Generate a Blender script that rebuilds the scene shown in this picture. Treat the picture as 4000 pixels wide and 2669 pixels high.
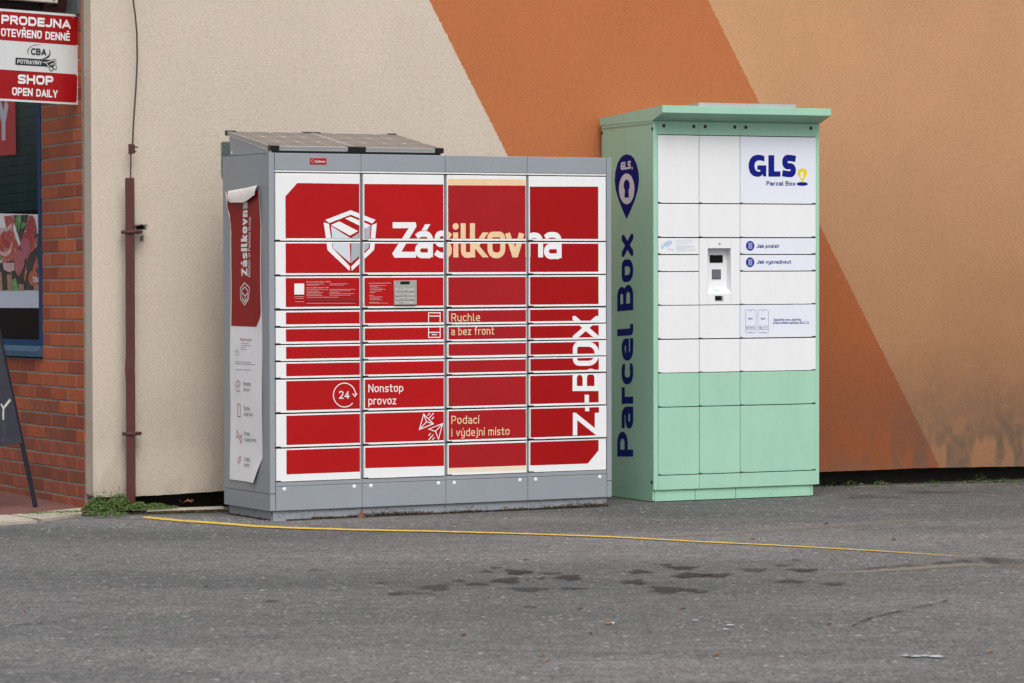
import bpy, math, random
from mathutils import Vector, Matrix
from mathutils.geometry import tessellate_polygon
PI=math.pi; random.seed(1)
for o in list(bpy.data.objects): bpy.data.objects.remove(o)
SC=bpy.context.scene; COL=SC.collection
# ------------------------------------------------------------------ camera
cd=bpy.data.cameras.new('camera'); cam=bpy.data.objects.new('camera',cd); COL.objects.link(cam); SC.camera=cam
cd.sensor_width=36; cd.lens=116.05; cd.clip_start=.1; cd.clip_end=500
cam.matrix_world=Matrix(((1.0,.00213,0,0),(-.00005,.02483,-.99969,0),(-.00213,.99969,.02483,1.42),(0,0,0,1)))
cd.dof.use_dof=True; cd.dof.focus_distance=18.6; cd.dof.aperture_fstop=7.1
# ------------------------------------------------------------------ light: bright overcast day
SUN_EL=56
w=bpy.data.worlds.new('World'); SC.world=w; w.use_nodes=True; nt=w.node_tree; bg=nt.nodes['Background']
sky=nt.nodes.new('ShaderNodeTexSky'); sky.sky_type='NISHITA'; sky.sun_disc=False
sky.air_density=1.0; sky.dust_density=6.0; sky.ozone_density=.6
hs=nt.nodes.new('ShaderNodeHueSaturation'); hs.inputs['Saturation'].default_value=.22
nt.links.new(sky.outputs[0],hs.inputs['Color']); nt.links.new(hs.outputs[0],bg.inputs[0]); bg.inputs[1].default_value=.115
sd=bpy.data.lights.new('sun','SUN'); sun=bpy.data.objects.new('sun',sd); COL.objects.link(sun)
sd.energy=.85; sd.angle=math.radians(42); sd.color=(1,.98,.955)
az=math.radians(14)   # towards the camera's right
d=Vector((math.sin(az)*math.cos(math.radians(SUN_EL)),-math.cos(az)*math.cos(math.radians(SUN_EL)),math.sin(math.radians(SUN_EL))))
sun.rotation_euler=(-d).to_track_quat('-Z','Y').to_euler()
sky.sun_elevation=math.radians(SUN_EL); sky.sun_rotation=math.atan2(d.x,d.y)
SC.view_settings.view_transform='Standard'; SC.view_settings.look='None'; SC.view_settings.gamma=1; SC.view_settings.exposure=0.50
SC.view_settings.use_curve_mapping=False
D = {
'frZ': [[-1.3152,17.9018,0.0],0.503],
'frG': [[0.8256,19.2554,0.0],0.4468],
'frW': [[-2.3661,18.6054,0.0],0.42],
'frB': [[-2.3661,18.6054,0.0],[-0.4333,0.9012,-0.0114],[-0.9012,-0.4333,0.0],[-0.0049,0.0102,0.9999]],
'red': [[[0.0956,1.7653],[0.1664,1.8385],[0.5451,1.8376],[0.5463,0.2538],[0.0963,0.2531]],[[0.5696,1.8372],[1.0663,1.8392],[1.0701,0.2689],[0.5731,0.2718]],[[1.0928,1.8344],[1.5919,1.8371],[1.5925,0.2548],[1.0927,0.2553]],[[1.6159,1.8319],[2.0648,1.8358],[2.0649,0.3253],[1.9935,0.2525],[1.6164,0.2533]]],
'emb_w': [[[0.3336,1.6384],[0.4887,1.6929],[0.6412,1.6396],[0.62,1.6206],[0.4886,1.6678],[0.3598,1.6216]],[[0.3246,1.6246],[0.3564,1.6172],[0.378,1.4841],[0.4841,1.3836],[0.4805,1.3592],[0.3475,1.4734]],[[0.6481,1.6226],[0.6179,1.6112],[0.6055,1.484],[0.4917,1.3836],[0.4944,1.3591],[0.6315,1.4746]],[[0.3688,1.611],[0.4189,1.6312],[0.5337,1.5782],[0.4847,1.553]],[[0.4537,1.647],[0.4886,1.6565],[0.6109,1.6099],[0.5778,1.5922]]],
'emb_l': [[[0.3688,1.606],[0.4812,1.5424],[0.4862,1.4018],[0.3808,1.4841]]],
'emb_d': [[[0.4937,1.5405],[0.5371,1.5676],[0.5369,1.5029],[0.5741,1.5261],[0.5743,1.5903],[0.6109,1.608],[0.5985,1.4872],[0.489,1.4018]]],
'zas_poly': [[[0.7469,1.6274],[0.8889,1.6279],[0.8952,1.6063],[0.8002,1.4643],[0.8919,1.4643],[0.8918,1.4313],[0.7583,1.4315],[0.7435,1.4543],[0.8461,1.5948],[0.7468,1.5945]],[[0.9483,1.6168],[0.9815,1.6169],[0.9581,1.582],[0.9256,1.582]],[[1.2577,1.5007],[1.3126,1.5722],[1.3505,1.5722],[1.2894,1.4977],[1.3502,1.4322],[1.3102,1.4323],[1.2577,1.4888]],[[1.4565,1.5647],[1.4872,1.5725],[1.5192,1.4888],[1.5467,1.5726],[1.581,1.5637],[1.5361,1.4319],[1.5019,1.432]],[[1.1611,1.6056],[1.1601,1.6],[1.1574,1.5948],[1.153,1.5908],[1.1476,1.5881],[1.1416,1.5872],[1.1356,1.5881],[1.1302,1.5907],[1.1259,1.5947],[1.1232,1.5999],[1.1222,1.6055],[1.1232,1.6112],[1.126,1.6163],[1.1303,1.6204],[1.1357,1.623],[1.1417,1.624],[1.1477,1.6231],[1.1531,1.6205],[1.1574,1.6164],[1.1602,1.6113]]],
'zas_str': [[[0.895,1.5477],[0.9169,1.5631,0.0242],[0.982,1.5632,0.0363],[0.9816,1.4339]],[[0.9818,1.4989],[0.9015,1.4989,0.0291],[0.9013,1.4441,0.0291],[0.9816,1.444]],[[1.7158,1.5441],[1.7387,1.5598,0.0242],[1.8066,1.5599,0.0363],[1.8063,1.4279]],[[1.8064,1.4942],[1.7226,1.4942,0.0291],[1.7225,1.4382,0.0291],[1.8063,1.4381]],[[1.11,1.5481],[1.0866,1.5664,0.0242],[1.0239,1.5662,0.0254],[1.0237,1.506,0.0242],[1.0998,1.506,0.0254],[1.0997,1.4438,0.0254],[1.0395,1.4439,0.0242],[1.0143,1.4623]],[[1.1416,1.5718],[1.1412,1.4325]],[[1.1894,1.6235],[1.1889,1.4461,0.0272],[1.234,1.446]],[[1.2479,1.6237],[1.2474,1.4323]],[[1.6026,1.4318],[1.6029,1.5566,0.0363],[1.6855,1.5567,0.0363],[1.6852,1.4317]]],
'zas_o': [[1.3994,1.561],[1.4402,1.5611,0.0363],[1.4399,1.4434,0.0363],[1.3583,1.4435,0.0363],[1.3586,1.5609,0.0363],[1.3994,1.561]],
'zbox': [["Z",[2.065,0.4118],[2.0653,0.541],[1.8919,0.4166]],["B",[2.0655,0.666],[2.0657,0.7937],[1.8924,0.6696]],["O",[2.0657,0.8106],[2.066,0.9481],[1.8927,0.8136]],["X",[2.066,0.9593],[2.0662,1.0953],[1.893,0.9616]]],
'zdash': [[1.9721,0.5524],[1.9722,0.647],[2.0006,0.6463],[2.0004,0.5517]],
'ztext': [["Rychle",[1.1116,1.0749],[1.2933,1.075],[1.1118,1.1194]],["a bez front",[1.1099,0.9976],[1.3831,0.9982],[1.11,1.0421]],["Podací",[1.1115,0.5012],[1.2871,0.5],[1.1116,0.5471]],["i výdejní místo",[1.1113,0.4313],[1.4815,0.4307],[1.1114,0.4765]],["Nonstop",[0.5939,0.6898],[0.8089,0.6885],[0.5941,0.7341]],["provoz",[0.5937,0.6212],[0.7648,0.6199],[0.5938,0.666]],["24",[0.414,0.6581],[0.4785,0.6578],[0.4142,0.7001]]],
'icons': [[[0.4976,0.6327],[0.4907,0.6264],[0.4829,0.6212],[0.4744,0.6171],[0.4654,0.6141],[0.4561,0.6125],[0.4465,0.6122],[0.437,0.6131],[0.4277,0.6154],[0.4189,0.6189],[0.4105,0.6236],[0.403,0.6294],[0.3963,0.6361],[0.3906,0.6437],[0.3861,0.6519],[0.3828,0.6607],[0.3808,0.6698],[0.3801,0.679],[0.3808,0.6882],[0.3828,0.6973],[0.3861,0.7059],[0.3906,0.714],[0.3962,0.7213],[0.4029,0.7278],[0.4105,0.7333],[0.4188,0.7377],[0.4276,0.7409],[0.4369,0.7429],[0.4464,0.7435],[0.456,0.7429],[0.4653,0.7409],[0.4743,0.7377],[0.4828,0.7333],[0.4906,0.7277],[0.4975,0.7212],[0.5034,0.7138],[0.5082,0.7057],[0.5118,0.697],[0.5141,0.6879],[0.5151,0.6787]],[[0.4978,0.6848],[0.5109,0.6689],[0.5242,0.6859]],[[0.9686,1.1243],[1.0412,1.1236],[1.0407,0.987],[0.9682,0.988],[0.9686,1.1265]],[[0.9685,1.1063],[1.0411,1.1056]],[[0.9683,1.0158],[1.0408,1.0149]],[[0.9891,1.003],[1.0211,1.0026]],[[0.9363,0.5615],[0.9094,0.4767],[0.9965,0.5058],[0.9363,0.5615]],[[0.9363,0.5615],[0.954,0.5183],[0.9094,0.4767]],[[0.954,0.5183],[0.9965,0.5058]],[[1.0551,0.5056],[0.9677,0.4769],[1.0103,0.463],[1.0291,0.4187],[1.0551,0.5056]],[[1.0551,0.5056],[1.0103,0.463]],[[0.9618,0.5522],[0.9762,0.5655]],[[0.9695,0.537],[0.9988,0.5659]],[[0.9863,0.5297],[1.0002,0.5435]],[[0.9656,0.4396],[0.9794,0.4529]],[[0.9665,0.4168],[0.9963,0.4452]],[[0.9896,0.4162],[1.0035,0.4295]]],
'badge': [[0.2446,1.9744],[0.3439,1.9756],[0.3438,1.9413],[0.2444,1.9401]],
'badge_t': ["Zásilkovna",[0.2748,1.9504],[0.3355,1.9512],[0.2748,1.9642]],
'badge_e': [[0.2604,1.9671],[0.2693,1.9635],[0.2679,1.9535],[0.2603,1.9484],[0.2527,1.9533],[0.2514,1.9632],[0.2604,1.9671]],
'info_t': [["Návod na vyzvednutí zásilky ze Z-BOXu:",[0.2179,1.2967],[0.3665,1.297],[0.2179,1.3042]],["Návod na podání zásilky přes Z-BOX:",[0.2195,1.2646],[0.3544,1.2649],[0.2195,1.2721]],["Vyzvednutí zásilky pomocí klávesnice",[0.596,1.2872],[0.7349,1.288],[0.5961,1.2947]],["Vysvětlivky:",[0.5982,1.2218],[0.6307,1.2222],[0.5982,1.2272]]],
'bars': [[[0.2196,1.2881],[0.326,1.2881]],[[0.2196,1.2817],[0.2905,1.2819]],[[0.3581,1.289],[0.4689,1.2889]],[[0.3581,1.282],[0.448,1.2821]],[[0.2195,1.2572],[0.3497,1.2569]],[[0.2194,1.2491],[0.2951,1.2492]],[[0.2194,1.2411],[0.3199,1.241]],[[0.2194,1.2336],[0.3051,1.2336]],[[0.2193,1.2256],[0.3139,1.2255]],[[0.358,1.2584],[0.5167,1.258]],[[0.358,1.2504],[0.4867,1.2501]],[[0.3579,1.2423],[0.4162,1.2425]],[[0.3579,1.2348],[0.5094,1.2343]],[[0.3579,1.2268],[0.4866,1.2264]],[[0.2205,1.2165],[0.4126,1.2157]],[[0.2204,1.2016],[0.2783,1.2017]],[[0.2204,1.1957],[0.4853,1.1941]],[[0.2204,1.1839],[0.514,1.182]],[[0.1457,1.2198],[0.2046,1.2199]],[[0.1475,1.2107],[0.2028,1.2108]],[[0.1497,1.1925],[0.2027,1.1926]],[[0.6044,1.2779],[0.7064,1.2779]],[[0.6044,1.2715],[0.655,1.2717]],[[0.6044,1.2639],[0.6822,1.264]],[[0.6044,1.2564],[0.7021,1.2563]],[[0.6043,1.2477],[0.6761,1.2478]],[[0.6043,1.2391],[0.638,1.2394]],[[0.6042,1.2153],[0.685,1.2153]],[[0.6042,1.2078],[0.6669,1.2078]],[[0.6042,1.1997],[0.679,1.1996]],[[0.5993,1.1851],[0.6608,1.1852]],[[0.5993,1.1808],[0.7182,1.1804]]],
'qr': [[0.146,1.2917],[0.2049,1.2914],[0.2046,1.2321],[0.1458,1.2315]],
'strip': [[0.2146,1.2134],[0.5285,1.2099],[0.5284,1.1906],[0.2145,1.1941]],
'kp': [[0.7508,1.3048],[0.8908,1.3062],[0.8916,1.1713],[0.7533,1.1709]],
'lcd': [[0.7896,1.3002],[0.848,1.301],[0.848,1.2836],[0.7895,1.2829]],
'bolts': [[0.0846,0.1724],[0.5075,0.1726],[0.6094,0.1723],[1.03,0.1722],[1.1298,0.1709],[1.5504,0.1723],[1.652,0.1721],[2.0728,0.1724]],
'po_out': [[0.5517,1.8072],[0.5412,1.7263],[0.5026,1.6337],[0.5127,1.2075],[0.5203,0.7459],[0.5289,0.1966],[0.3936,0.2009],[0.2822,0.2005],[0.1775,0.1997],[0.1301,0.2933],[0.0942,0.3405],[0.0918,0.8724],[0.0956,1.3243],[0.1017,1.8143]],
'po_red': [[0.5351,1.7723],[0.1072,1.8099],[0.107,1.5502],[0.1112,1.1163],[0.1774,1.0495],[0.5001,1.0521],[0.5013,1.2076],[0.4921,1.553]],
'po_curl': [[0.5233,1.8182],[0.4611,1.8238],[0.266,1.8244],[0.1152,1.827],[0.129,1.8047],[0.1621,1.768],[0.2667,1.7585],[0.4057,1.754],[0.4759,1.7598],[0.5122,1.7892]],
'po_text': [["Zásilkovna",[0.2737,1.3328],[0.2751,1.7393],[0.3569,1.3325]],["Member of Packeta Group",[0.2351,1.3272],[0.2318,1.6557],[0.2654,1.3271]],["Návod k použití:",[0.3773,0.9762],[0.2248,0.9759],[0.3771,0.9911]],["Nonstop",[0.3296,0.7313],[0.2327,0.7299],[0.3294,0.7507]],["provoz",[0.3299,0.6992],[0.2496,0.6985],[0.3298,0.7176]],["Rychle",[0.331,0.5962],[0.2506,0.5948],[0.3308,0.6157]],["a bez front",[0.3313,0.563],[0.2124,0.5633],[0.3311,0.5825]],["Podací",[0.3324,0.4565],[0.252,0.4556],[0.3322,0.4759]],["i výdejní místo",[0.3327,0.4232],[0.1698,0.4252],[0.3325,0.4416]],["Z-BOX",[0.3338,0.3121],[0.2534,0.3129],[0.3336,0.3316]],["je eko",[0.3341,0.2846],[0.2648,0.2849],[0.3339,0.3029]],["24",[0.4163,0.717],[0.3799,0.717],[0.4162,0.7331]]],
'po_bars': [[[0.3635,0.9616],[0.2608,0.9613]],[[0.3636,0.9502],[0.2333,0.9498]],[[0.3637,0.9376],[0.3025,0.9374]],[[0.3639,0.9261],[0.2888,0.926]],[[0.4423,0.9209],[0.3918,0.9208]],[[0.4424,0.9117],[0.3919,0.9116]],[[0.4426,0.8956],[0.3809,0.8955]],[[0.4429,0.8587],[0.2342,0.8591]],[[0.4431,0.8472],[0.1712,0.8478]],[[0.4378,0.8152],[0.2346,0.8159]]],
'po_icons': [[[0.3817,0.7047],[0.387,0.6997],[0.3933,0.696],[0.4002,0.6938],[0.4075,0.6932],[0.4146,0.6943],[0.4211,0.6969],[0.4268,0.701],[0.4313,0.7063],[0.4344,0.7126],[0.4358,0.7194],[0.4356,0.7264],[0.4336,0.7333],[0.4301,0.7395],[0.4252,0.7449],[0.4192,0.7491],[0.4124,0.7518],[0.4052,0.753],[0.398,0.7525],[0.3912,0.7504],[0.3852,0.7468],[0.3803,0.7418],[0.3767,0.7359],[0.3747,0.7293]],[[0.4173,0.6227],[0.3809,0.623],[0.3816,0.5552],[0.418,0.5549],[0.4173,0.6227]],[[0.43,0.4785],[0.4361,0.4356],[0.3995,0.4488],[0.43,0.4785]],[[0.3658,0.455],[0.3996,0.4339],[0.3719,0.4065],[0.3658,0.455]],[[0.4095,0.2897],[0.412,0.3183],[0.381,0.3372],[0.3813,0.3119],[0.4094,0.2989]]],
'po_emb': [[[0.3744,1.2638],[0.3184,1.295],[0.2494,1.2691],[0.2666,1.2052],[0.3196,1.1728],[0.375,1.2042],[0.3744,1.2638]],[[0.3549,1.2547],[0.3131,1.2722],[0.2717,1.2496],[0.2777,1.2097],[0.3167,1.1888],[0.3554,1.2136],[0.3549,1.2547]],[[0.3551,1.2433],[0.3108,1.2208],[0.2718,1.2417]],[[0.3108,1.2208],[0.3167,1.1888]]],
'g_G': [[0.7437,2.0294],[0.7215,2.0356],[0.6955,2.0373],[0.6659,2.0292],[0.6459,2.0097],[0.6363,1.9838],[0.6362,1.9581],[0.6458,1.9292],[0.6658,1.912],[0.6917,1.9058],[0.7103,1.9073],[0.7274,1.9158],[0.7311,1.9242],[0.734,1.9088],[0.7563,1.909],[0.7563,1.9748],[0.6955,1.9741],[0.6955,1.9471],[0.7155,1.9473],[0.7155,1.9376],[0.6977,1.9368],[0.6821,1.947],[0.6755,1.9681],[0.6807,1.9907],[0.6955,2.0018],[0.72,2.004],[0.7437,1.9966]],
'g_L': [[0.7705,2.0349],[0.8107,2.0354],[0.8107,1.9398],[0.8532,1.9402],[0.8532,1.9086],[0.7705,1.9078]],
'g_S': [[0.9572,2.0144],[0.9227,2.0205,0.0249],[0.8846,2.0201,0.0224],[0.8846,1.9709,0.0186],[0.9407,1.9715,0.0224],[0.9407,1.9242,0.0224],[0.9003,1.9239,0.0249],[0.8659,1.93]],
'g_pin': [[0.9764,1.9191],[0.9743,1.9228],[0.9729,1.9267],[0.9722,1.9308],[0.9723,1.9349],[0.9732,1.9389],[0.9748,1.9429],[0.977,1.9465],[0.98,1.9499],[0.9834,1.9528],[0.9874,1.9552],[0.9918,1.9571],[0.9964,1.9584],[1.0013,1.9591],[1.0062,1.9591],[1.011,1.9585],[1.0157,1.9573],[1.02,1.9555],[1.024,1.9532],[1.0275,1.9503],[1.0304,1.947],[1.0327,1.9434],[1.0343,1.9395],[1.0352,1.9355],[1.0353,1.9314],[1.0346,1.9273],[1.0332,1.9233],[1.0311,1.9196],[1.0037,1.8736]],
'g_key': [[0.9942,1.9202],[0.9919,1.9227],[0.9906,1.9258],[0.9902,1.9292],[0.9909,1.9326],[0.9927,1.9355],[0.9952,1.9377],[0.9982,1.9389],[1.0015,1.9389],[1.0045,1.9379],[1.0071,1.9358],[1.0089,1.933],[1.0097,1.9296],[1.0094,1.9262],[1.0081,1.923],[1.0059,1.9205],[1.0105,1.9009],[0.9902,1.9007]],
'g_ell': [[1.0421,1.8668],[1.0412,1.8643],[1.0387,1.862],[1.0346,1.8598],[1.0291,1.858],[1.0225,1.8565],[1.0151,1.8554],[1.0071,1.8549],[0.9989,1.8548],[0.9909,1.8552],[0.9834,1.8562],[0.9768,1.8576],[0.9714,1.8593],[0.9673,1.8614],[0.9648,1.8637],[0.9639,1.8661],[0.9648,1.8686],[0.9673,1.8709],[0.9714,1.873],[0.9768,1.8749],[0.9834,1.8764],[0.9909,1.8774],[0.9989,1.878],[1.0071,1.8781],[1.0151,1.8776],[1.0225,1.8767],[1.0291,1.8753],[1.0346,1.8736],[1.0387,1.8715],[1.0412,1.8692]],
'g_text': [["Parcel Box",[0.7571,1.8548],[0.9549,1.855],[0.7571,1.8819]],["Jak poslat",[0.6913,1.4855],[0.8434,1.4859],[0.6913,1.5078]],["Jak vyzvednout",[0.6913,1.3919],[0.9266,1.3918],[0.6913,1.4146]]],
'g_text2': [["Zaplaťte svou dobírku",[0.8044,1.0526],[0.9954,1.0512],[0.8044,1.0668]],["přes mobilní aplikaci GLS CZ",[0.8044,1.0344],[1.0489,1.0323],[0.8044,1.0485]],["GLS",[0.6348,1.062],[0.6625,1.0618],[0.6348,1.0725]],["GLS",[0.7194,1.0612],[0.7472,1.0609],[0.7194,1.0717]],["Google Play",[0.6395,1.0107],[0.6739,1.0103],[0.6395,1.017]],["App Store",[0.7252,1.0097],[0.7582,1.0094],[0.7252,1.0161]]],
'g_disc': [[[0.6752,1.4978],[0.6746,1.4921],[0.673,1.4866],[0.6703,1.4816],[0.6667,1.4772],[0.6624,1.4736],[0.6574,1.4709],[0.652,1.4693],[0.6464,1.4687],[0.6409,1.4693],[0.6355,1.4709],[0.6305,1.4736],[0.6262,1.4772],[0.6226,1.4817],[0.62,1.4867],[0.6183,1.4921],[0.6178,1.4978],[0.6184,1.5034],[0.62,1.5089],[0.6226,1.5139],[0.6262,1.5183],[0.6305,1.5219],[0.6355,1.5246],[0.6409,1.5263],[0.6465,1.5268],[0.6521,1.5263],[0.6574,1.5246],[0.6624,1.5219],[0.6668,1.5183],[0.6703,1.5139],[0.673,1.5089],[0.6746,1.5034]],[[0.6751,1.4006],[0.6746,1.3949],[0.6729,1.3895],[0.6703,1.3845],[0.6667,1.3801],[0.6624,1.3765],[0.6574,1.3738],[0.652,1.3721],[0.6464,1.3716],[0.6408,1.3722],[0.6354,1.3739],[0.6305,1.3765],[0.6261,1.3802],[0.6226,1.3846],[0.6199,1.3896],[0.6183,1.3951],[0.6178,1.4007],[0.6183,1.4064],[0.6199,1.4118],[0.6226,1.4168],[0.6262,1.4212],[0.6305,1.4248],[0.6355,1.4275],[0.6408,1.4292],[0.6464,1.4297],[0.652,1.4291],[0.6574,1.4275],[0.6624,1.4248],[0.6667,1.4212],[0.6703,1.4167],[0.6729,1.4117],[0.6746,1.4063]]],
'g_dq': [[[0.6293,1.5168],[0.6647,1.5168],[0.6647,1.4787],[0.6293,1.4787]],[[0.6292,1.4198],[0.6647,1.4197],[0.6647,1.3815],[0.6292,1.3816]]],
'g_ph': [[[0.626,1.1193],[0.6865,1.1188,0.0114],[0.6865,0.982,0.0114],[0.6155,0.9828,0.0114],[0.6156,1.1194,0.0114],[0.626,1.1193]],[[0.7106,1.1186],[0.7718,1.1181,0.0114],[0.7718,0.981,0.0114],[0.7001,0.9818,0.0114],[0.7001,1.1187,0.0114],[0.7106,1.1186]],[[0.6322,1.0235],[0.6802,1.0229,0.0009],[0.6802,1.0034,0.0009],[0.6218,1.004,0.0009],[0.6218,1.0236,0.0009],[0.6322,1.0235]],[[0.7168,1.0226],[0.765,1.022,0.0009],[0.765,1.0025,0.0009],[0.7063,1.0031,0.0009],[0.7063,1.0227,0.0009],[0.7168,1.0226]],[[0.6458,1.1114],[0.6578,1.1113]],[[0.7304,1.1107],[0.7425,1.1106]],[[0.6363,0.988],[0.6666,0.9876]],[[0.721,0.987],[0.7514,0.9867]]],
'g_tri': [[[0.627,1.0194],[0.627,1.0076],[0.6364,1.0134]],[[0.7126,1.0158],[0.7179,1.0175],[0.7205,1.0125],[0.7179,1.0066],[0.7126,1.0076],[0.7111,1.0122]]],
'g_cam': [[[0.0552,1.5068],[0.0883,1.5261],[0.1153,1.5306],[0.1234,1.5234],[0.1214,1.51],[0.0883,1.4902],[0.0603,1.5014]],[[0.0441,1.5041],[0.0745,1.4875],[0.0532,1.4773]],[[0.0969,1.4844],[0.101,1.4862],[0.1086,1.4777],[0.1264,1.4763],[0.1264,1.4821],[0.13,1.4821],[0.13,1.4673],[0.1264,1.4673],[0.1264,1.4718],[0.106,1.4727]]],
'g_camt': [["Prostor je monitorován",[0.1443,1.5279],[0.2578,1.528],[0.1443,1.5355]],["kamerovým systémem",[0.1443,1.5167],[0.2567,1.5167],[0.1443,1.5239]],["se záznamem",[0.1443,1.5077],[0.2107,1.5077],[0.1443,1.5131]]],
'g_cambars': [[[0.1458,1.4987],[0.2567,1.4987]],[[0.1458,1.4934],[0.2798,1.4933]],[[0.1458,1.488],[0.2593,1.4879]],[[0.1458,1.483],[0.2234,1.483]],[[0.1458,1.4763],[0.2849,1.4762]],[[0.1458,1.4709],[0.2746,1.4708]],[[0.1621,1.4655],[0.2055,1.4655]]],
'g_rec': [[0.362,1.4834],[0.5154,1.4833],[0.5153,1.2489],[0.3618,1.2497],[0.5153,1.2194]],
'g_scr': [[0.3774,1.4437],[0.4652,1.4436],[0.4652,1.3984],[0.3774,1.3986]],
'g_kp': [[0.3918,1.3593],[0.4522,1.3591],[0.4522,1.3021],[0.3918,1.3024]],
'g_slot': [[0.4082,1.2043],[0.4661,1.2039],[0.4661,1.1709],[0.4082,1.1713]],
'g_card': [[0.4072,1.245],[0.4454,1.2447],[0.4506,1.2275],[0.4113,1.2278]],
'g_lens': [[0.4404,1.5095]],
'g_pl': [[0.3621,1.5429],[0.5153,1.1493]],
'g_hole': [[0.0692,2.1988],[0.2683,2.1974],[0.3441,2.1979],[0.5434,2.1984],[0.6179,2.1983],[1.0631,2.1993]],
'gs_hole': [[0.0078,2.1796],[0.6528,2.1777],[0.0217,0.1153]],
'gs_pin': [[0.3287,2.0407],[0.3732,2.0375],[0.4124,2.0225],[0.4547,1.9894],[0.4816,1.9382],[0.4888,1.8865],[0.4748,1.8311],[0.437,1.7721],[0.3853,1.7098],[0.3353,1.6575],[0.2838,1.7083],[0.2325,1.7653],[0.1938,1.8255],[0.1772,1.8827],[0.1826,1.9308],[0.2072,1.9795],[0.2456,2.0177],[0.2843,2.0349]],
'gs_in': [[0.2351,1.8347],[0.2366,1.819],[0.2411,1.8038],[0.2483,1.7897],[0.2581,1.7769],[0.2703,1.766],[0.2843,1.7572],[0.2999,1.7507],[0.3165,1.7469],[0.3336,1.7458],[0.3508,1.7475],[0.3675,1.7518],[0.3831,1.7588],[0.3973,1.7681],[0.4095,1.7796],[0.4194,1.7928],[0.4267,1.8073],[0.4311,1.8228],[0.4326,1.8387],[0.431,1.8545],[0.4265,1.8697],[0.4191,1.884],[0.4091,1.8968],[0.3969,1.9077],[0.3827,1.9165],[0.367,1.9228],[0.3503,1.9265],[0.3331,1.9275],[0.316,1.9257],[0.2994,1.9212],[0.2839,1.9141],[0.2699,1.9048],[0.2578,1.8933],[0.2481,1.8802],[0.2409,1.8657],[0.2365,1.8504]],
'gs_key': [[0.3564,1.8296],[0.3645,1.8369],[0.37,1.846],[0.3723,1.856],[0.3713,1.8662],[0.367,1.8756],[0.3598,1.8834],[0.3503,1.8889],[0.3394,1.8918],[0.328,1.8916],[0.3171,1.8885],[0.3075,1.8828],[0.3002,1.8748],[0.2957,1.8654],[0.2945,1.8552],[0.2966,1.8453],[0.3018,1.8363],[0.3097,1.8292],[0.303,1.7852],[0.3628,1.785]],
'gs_gls': ["GLS",[0.4099,1.9481],[0.2817,1.9545],[0.4097,1.9959]],
'gs_dot': [[0.2554,1.957],[0.2563,1.9537],[0.2586,1.9511],[0.2619,1.9497],[0.2656,1.9498],[0.2689,1.9514],[0.2712,1.9541],[0.272,1.9575],[0.2712,1.9608],[0.2689,1.9634],[0.2656,1.9648],[0.2619,1.9647],[0.2586,1.9631],[0.2563,1.9604]],
'gs_pb': ["Parcel Box",[0.2562,0.2543],[0.2511,1.5714],[0.4614,0.2434]],
'g_plinth': [0.0112,0.2822,0.5548,1.0709,1.0868],
'g_top': [0.2681,0.9252,2.3321],
'g_lock': [-1.8867,0.969],
'w_bot': [[-0.0042,0.0952],[0.0122,0.0831],[0.1746,0.0809],[0.3869,0.083],[0.5091,0.0865],[0.774,0.096],[1.6064,0.09],[4.6794,0.0939],[5.4219,0.098],[6.1827,0.0889],[6.7684,0.0889]],
'w_l1': [[2.0621,2.9468],[2.5672,2.0338]],
'w_l2': [[3.9074,3.0022],[4.2286,2.415],[5.1455,0.7956],[5.5572,0.0959]],
'w_mesh': [[0.7846,2.101],[0.8496,2.1018],[0.8487,1.8848],[0.7821,1.8842],[0.7667,1.8988],[0.7732,1.972],[0.7673,2.0305],[0.7737,2.0745]],
'pole': [[0.2324,1.9045],[0.2256,0.0197],[0.2021,0.8656],[0.252,0.8649]],
'wire': [[0.2251,2.9736],[0.2307,2.8874],[0.2365,2.8444],[0.2423,2.8057],[0.2515,2.7037],[0.2531,2.5668],[0.2496,2.4701],[0.2447,2.4008],[0.2382,2.3113],[0.2317,2.2261],[0.2268,2.1525],[0.2235,2.0789],[0.2202,2.0226]],
'rod': [[0.2089,2.0254],[0.2078,1.9648],[0.2067,1.8927]],
'clamp0': [[0.2009,2.0729],[0.2279,2.0732],[0.2277,2.0198],[0.2006,2.0195],[0.2489,2.0576]],
'clamps': [[0.1608,1.5795],[0.2723,1.5797],[0.1609,0.4408],[0.2619,0.4384]],
'brush': [[0.2807,1.6077],[0.3061,1.5395]],
'stick': [0.1911,1.1771],
'dist_pole': 0.1327,
'b_ret': [[0.173,0.8657]],
'b_edge': [[0.9137,2.3164],[0.913,0.8548],[1.7663,0.8423],[2.1018,0.519]],
'b_mort': [[0.1349,1.2355],[0.1392,1.0843],[0.1435,0.9296],[0.1479,0.7763],[0.1523,0.6186],[0.1568,0.4603],[0.1612,0.3037],[0.1657,0.1454],[0.1681,0.0614]],
'b_joint': [0.1438,0.2824,0.4423,0.5974,0.7516,0.9037,1.0602,1.3802,1.6637],
'b_rowtop': [[0.0904,2.8081],[0.4171,2.2753]],
'b_win': [[0.9632,2.319],[0.9088,2.3161],[0.973,1.0052],[0.9135,1.0057],[1.2406,0.9725],[1.2413,0.9496],[1.242,0.9266],[1.2441,0.8576],[1.2181,1.708],[1.232,1.2541],[1.2352,1.1509],[1.241,0.9587],[1.4023,2.3885],[1.3914,2.074]],
'b_y': [[1.687,2.1718],[1.683,2.3001],[1.6089,2.3985],[1.7776,2.4078]],
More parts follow.
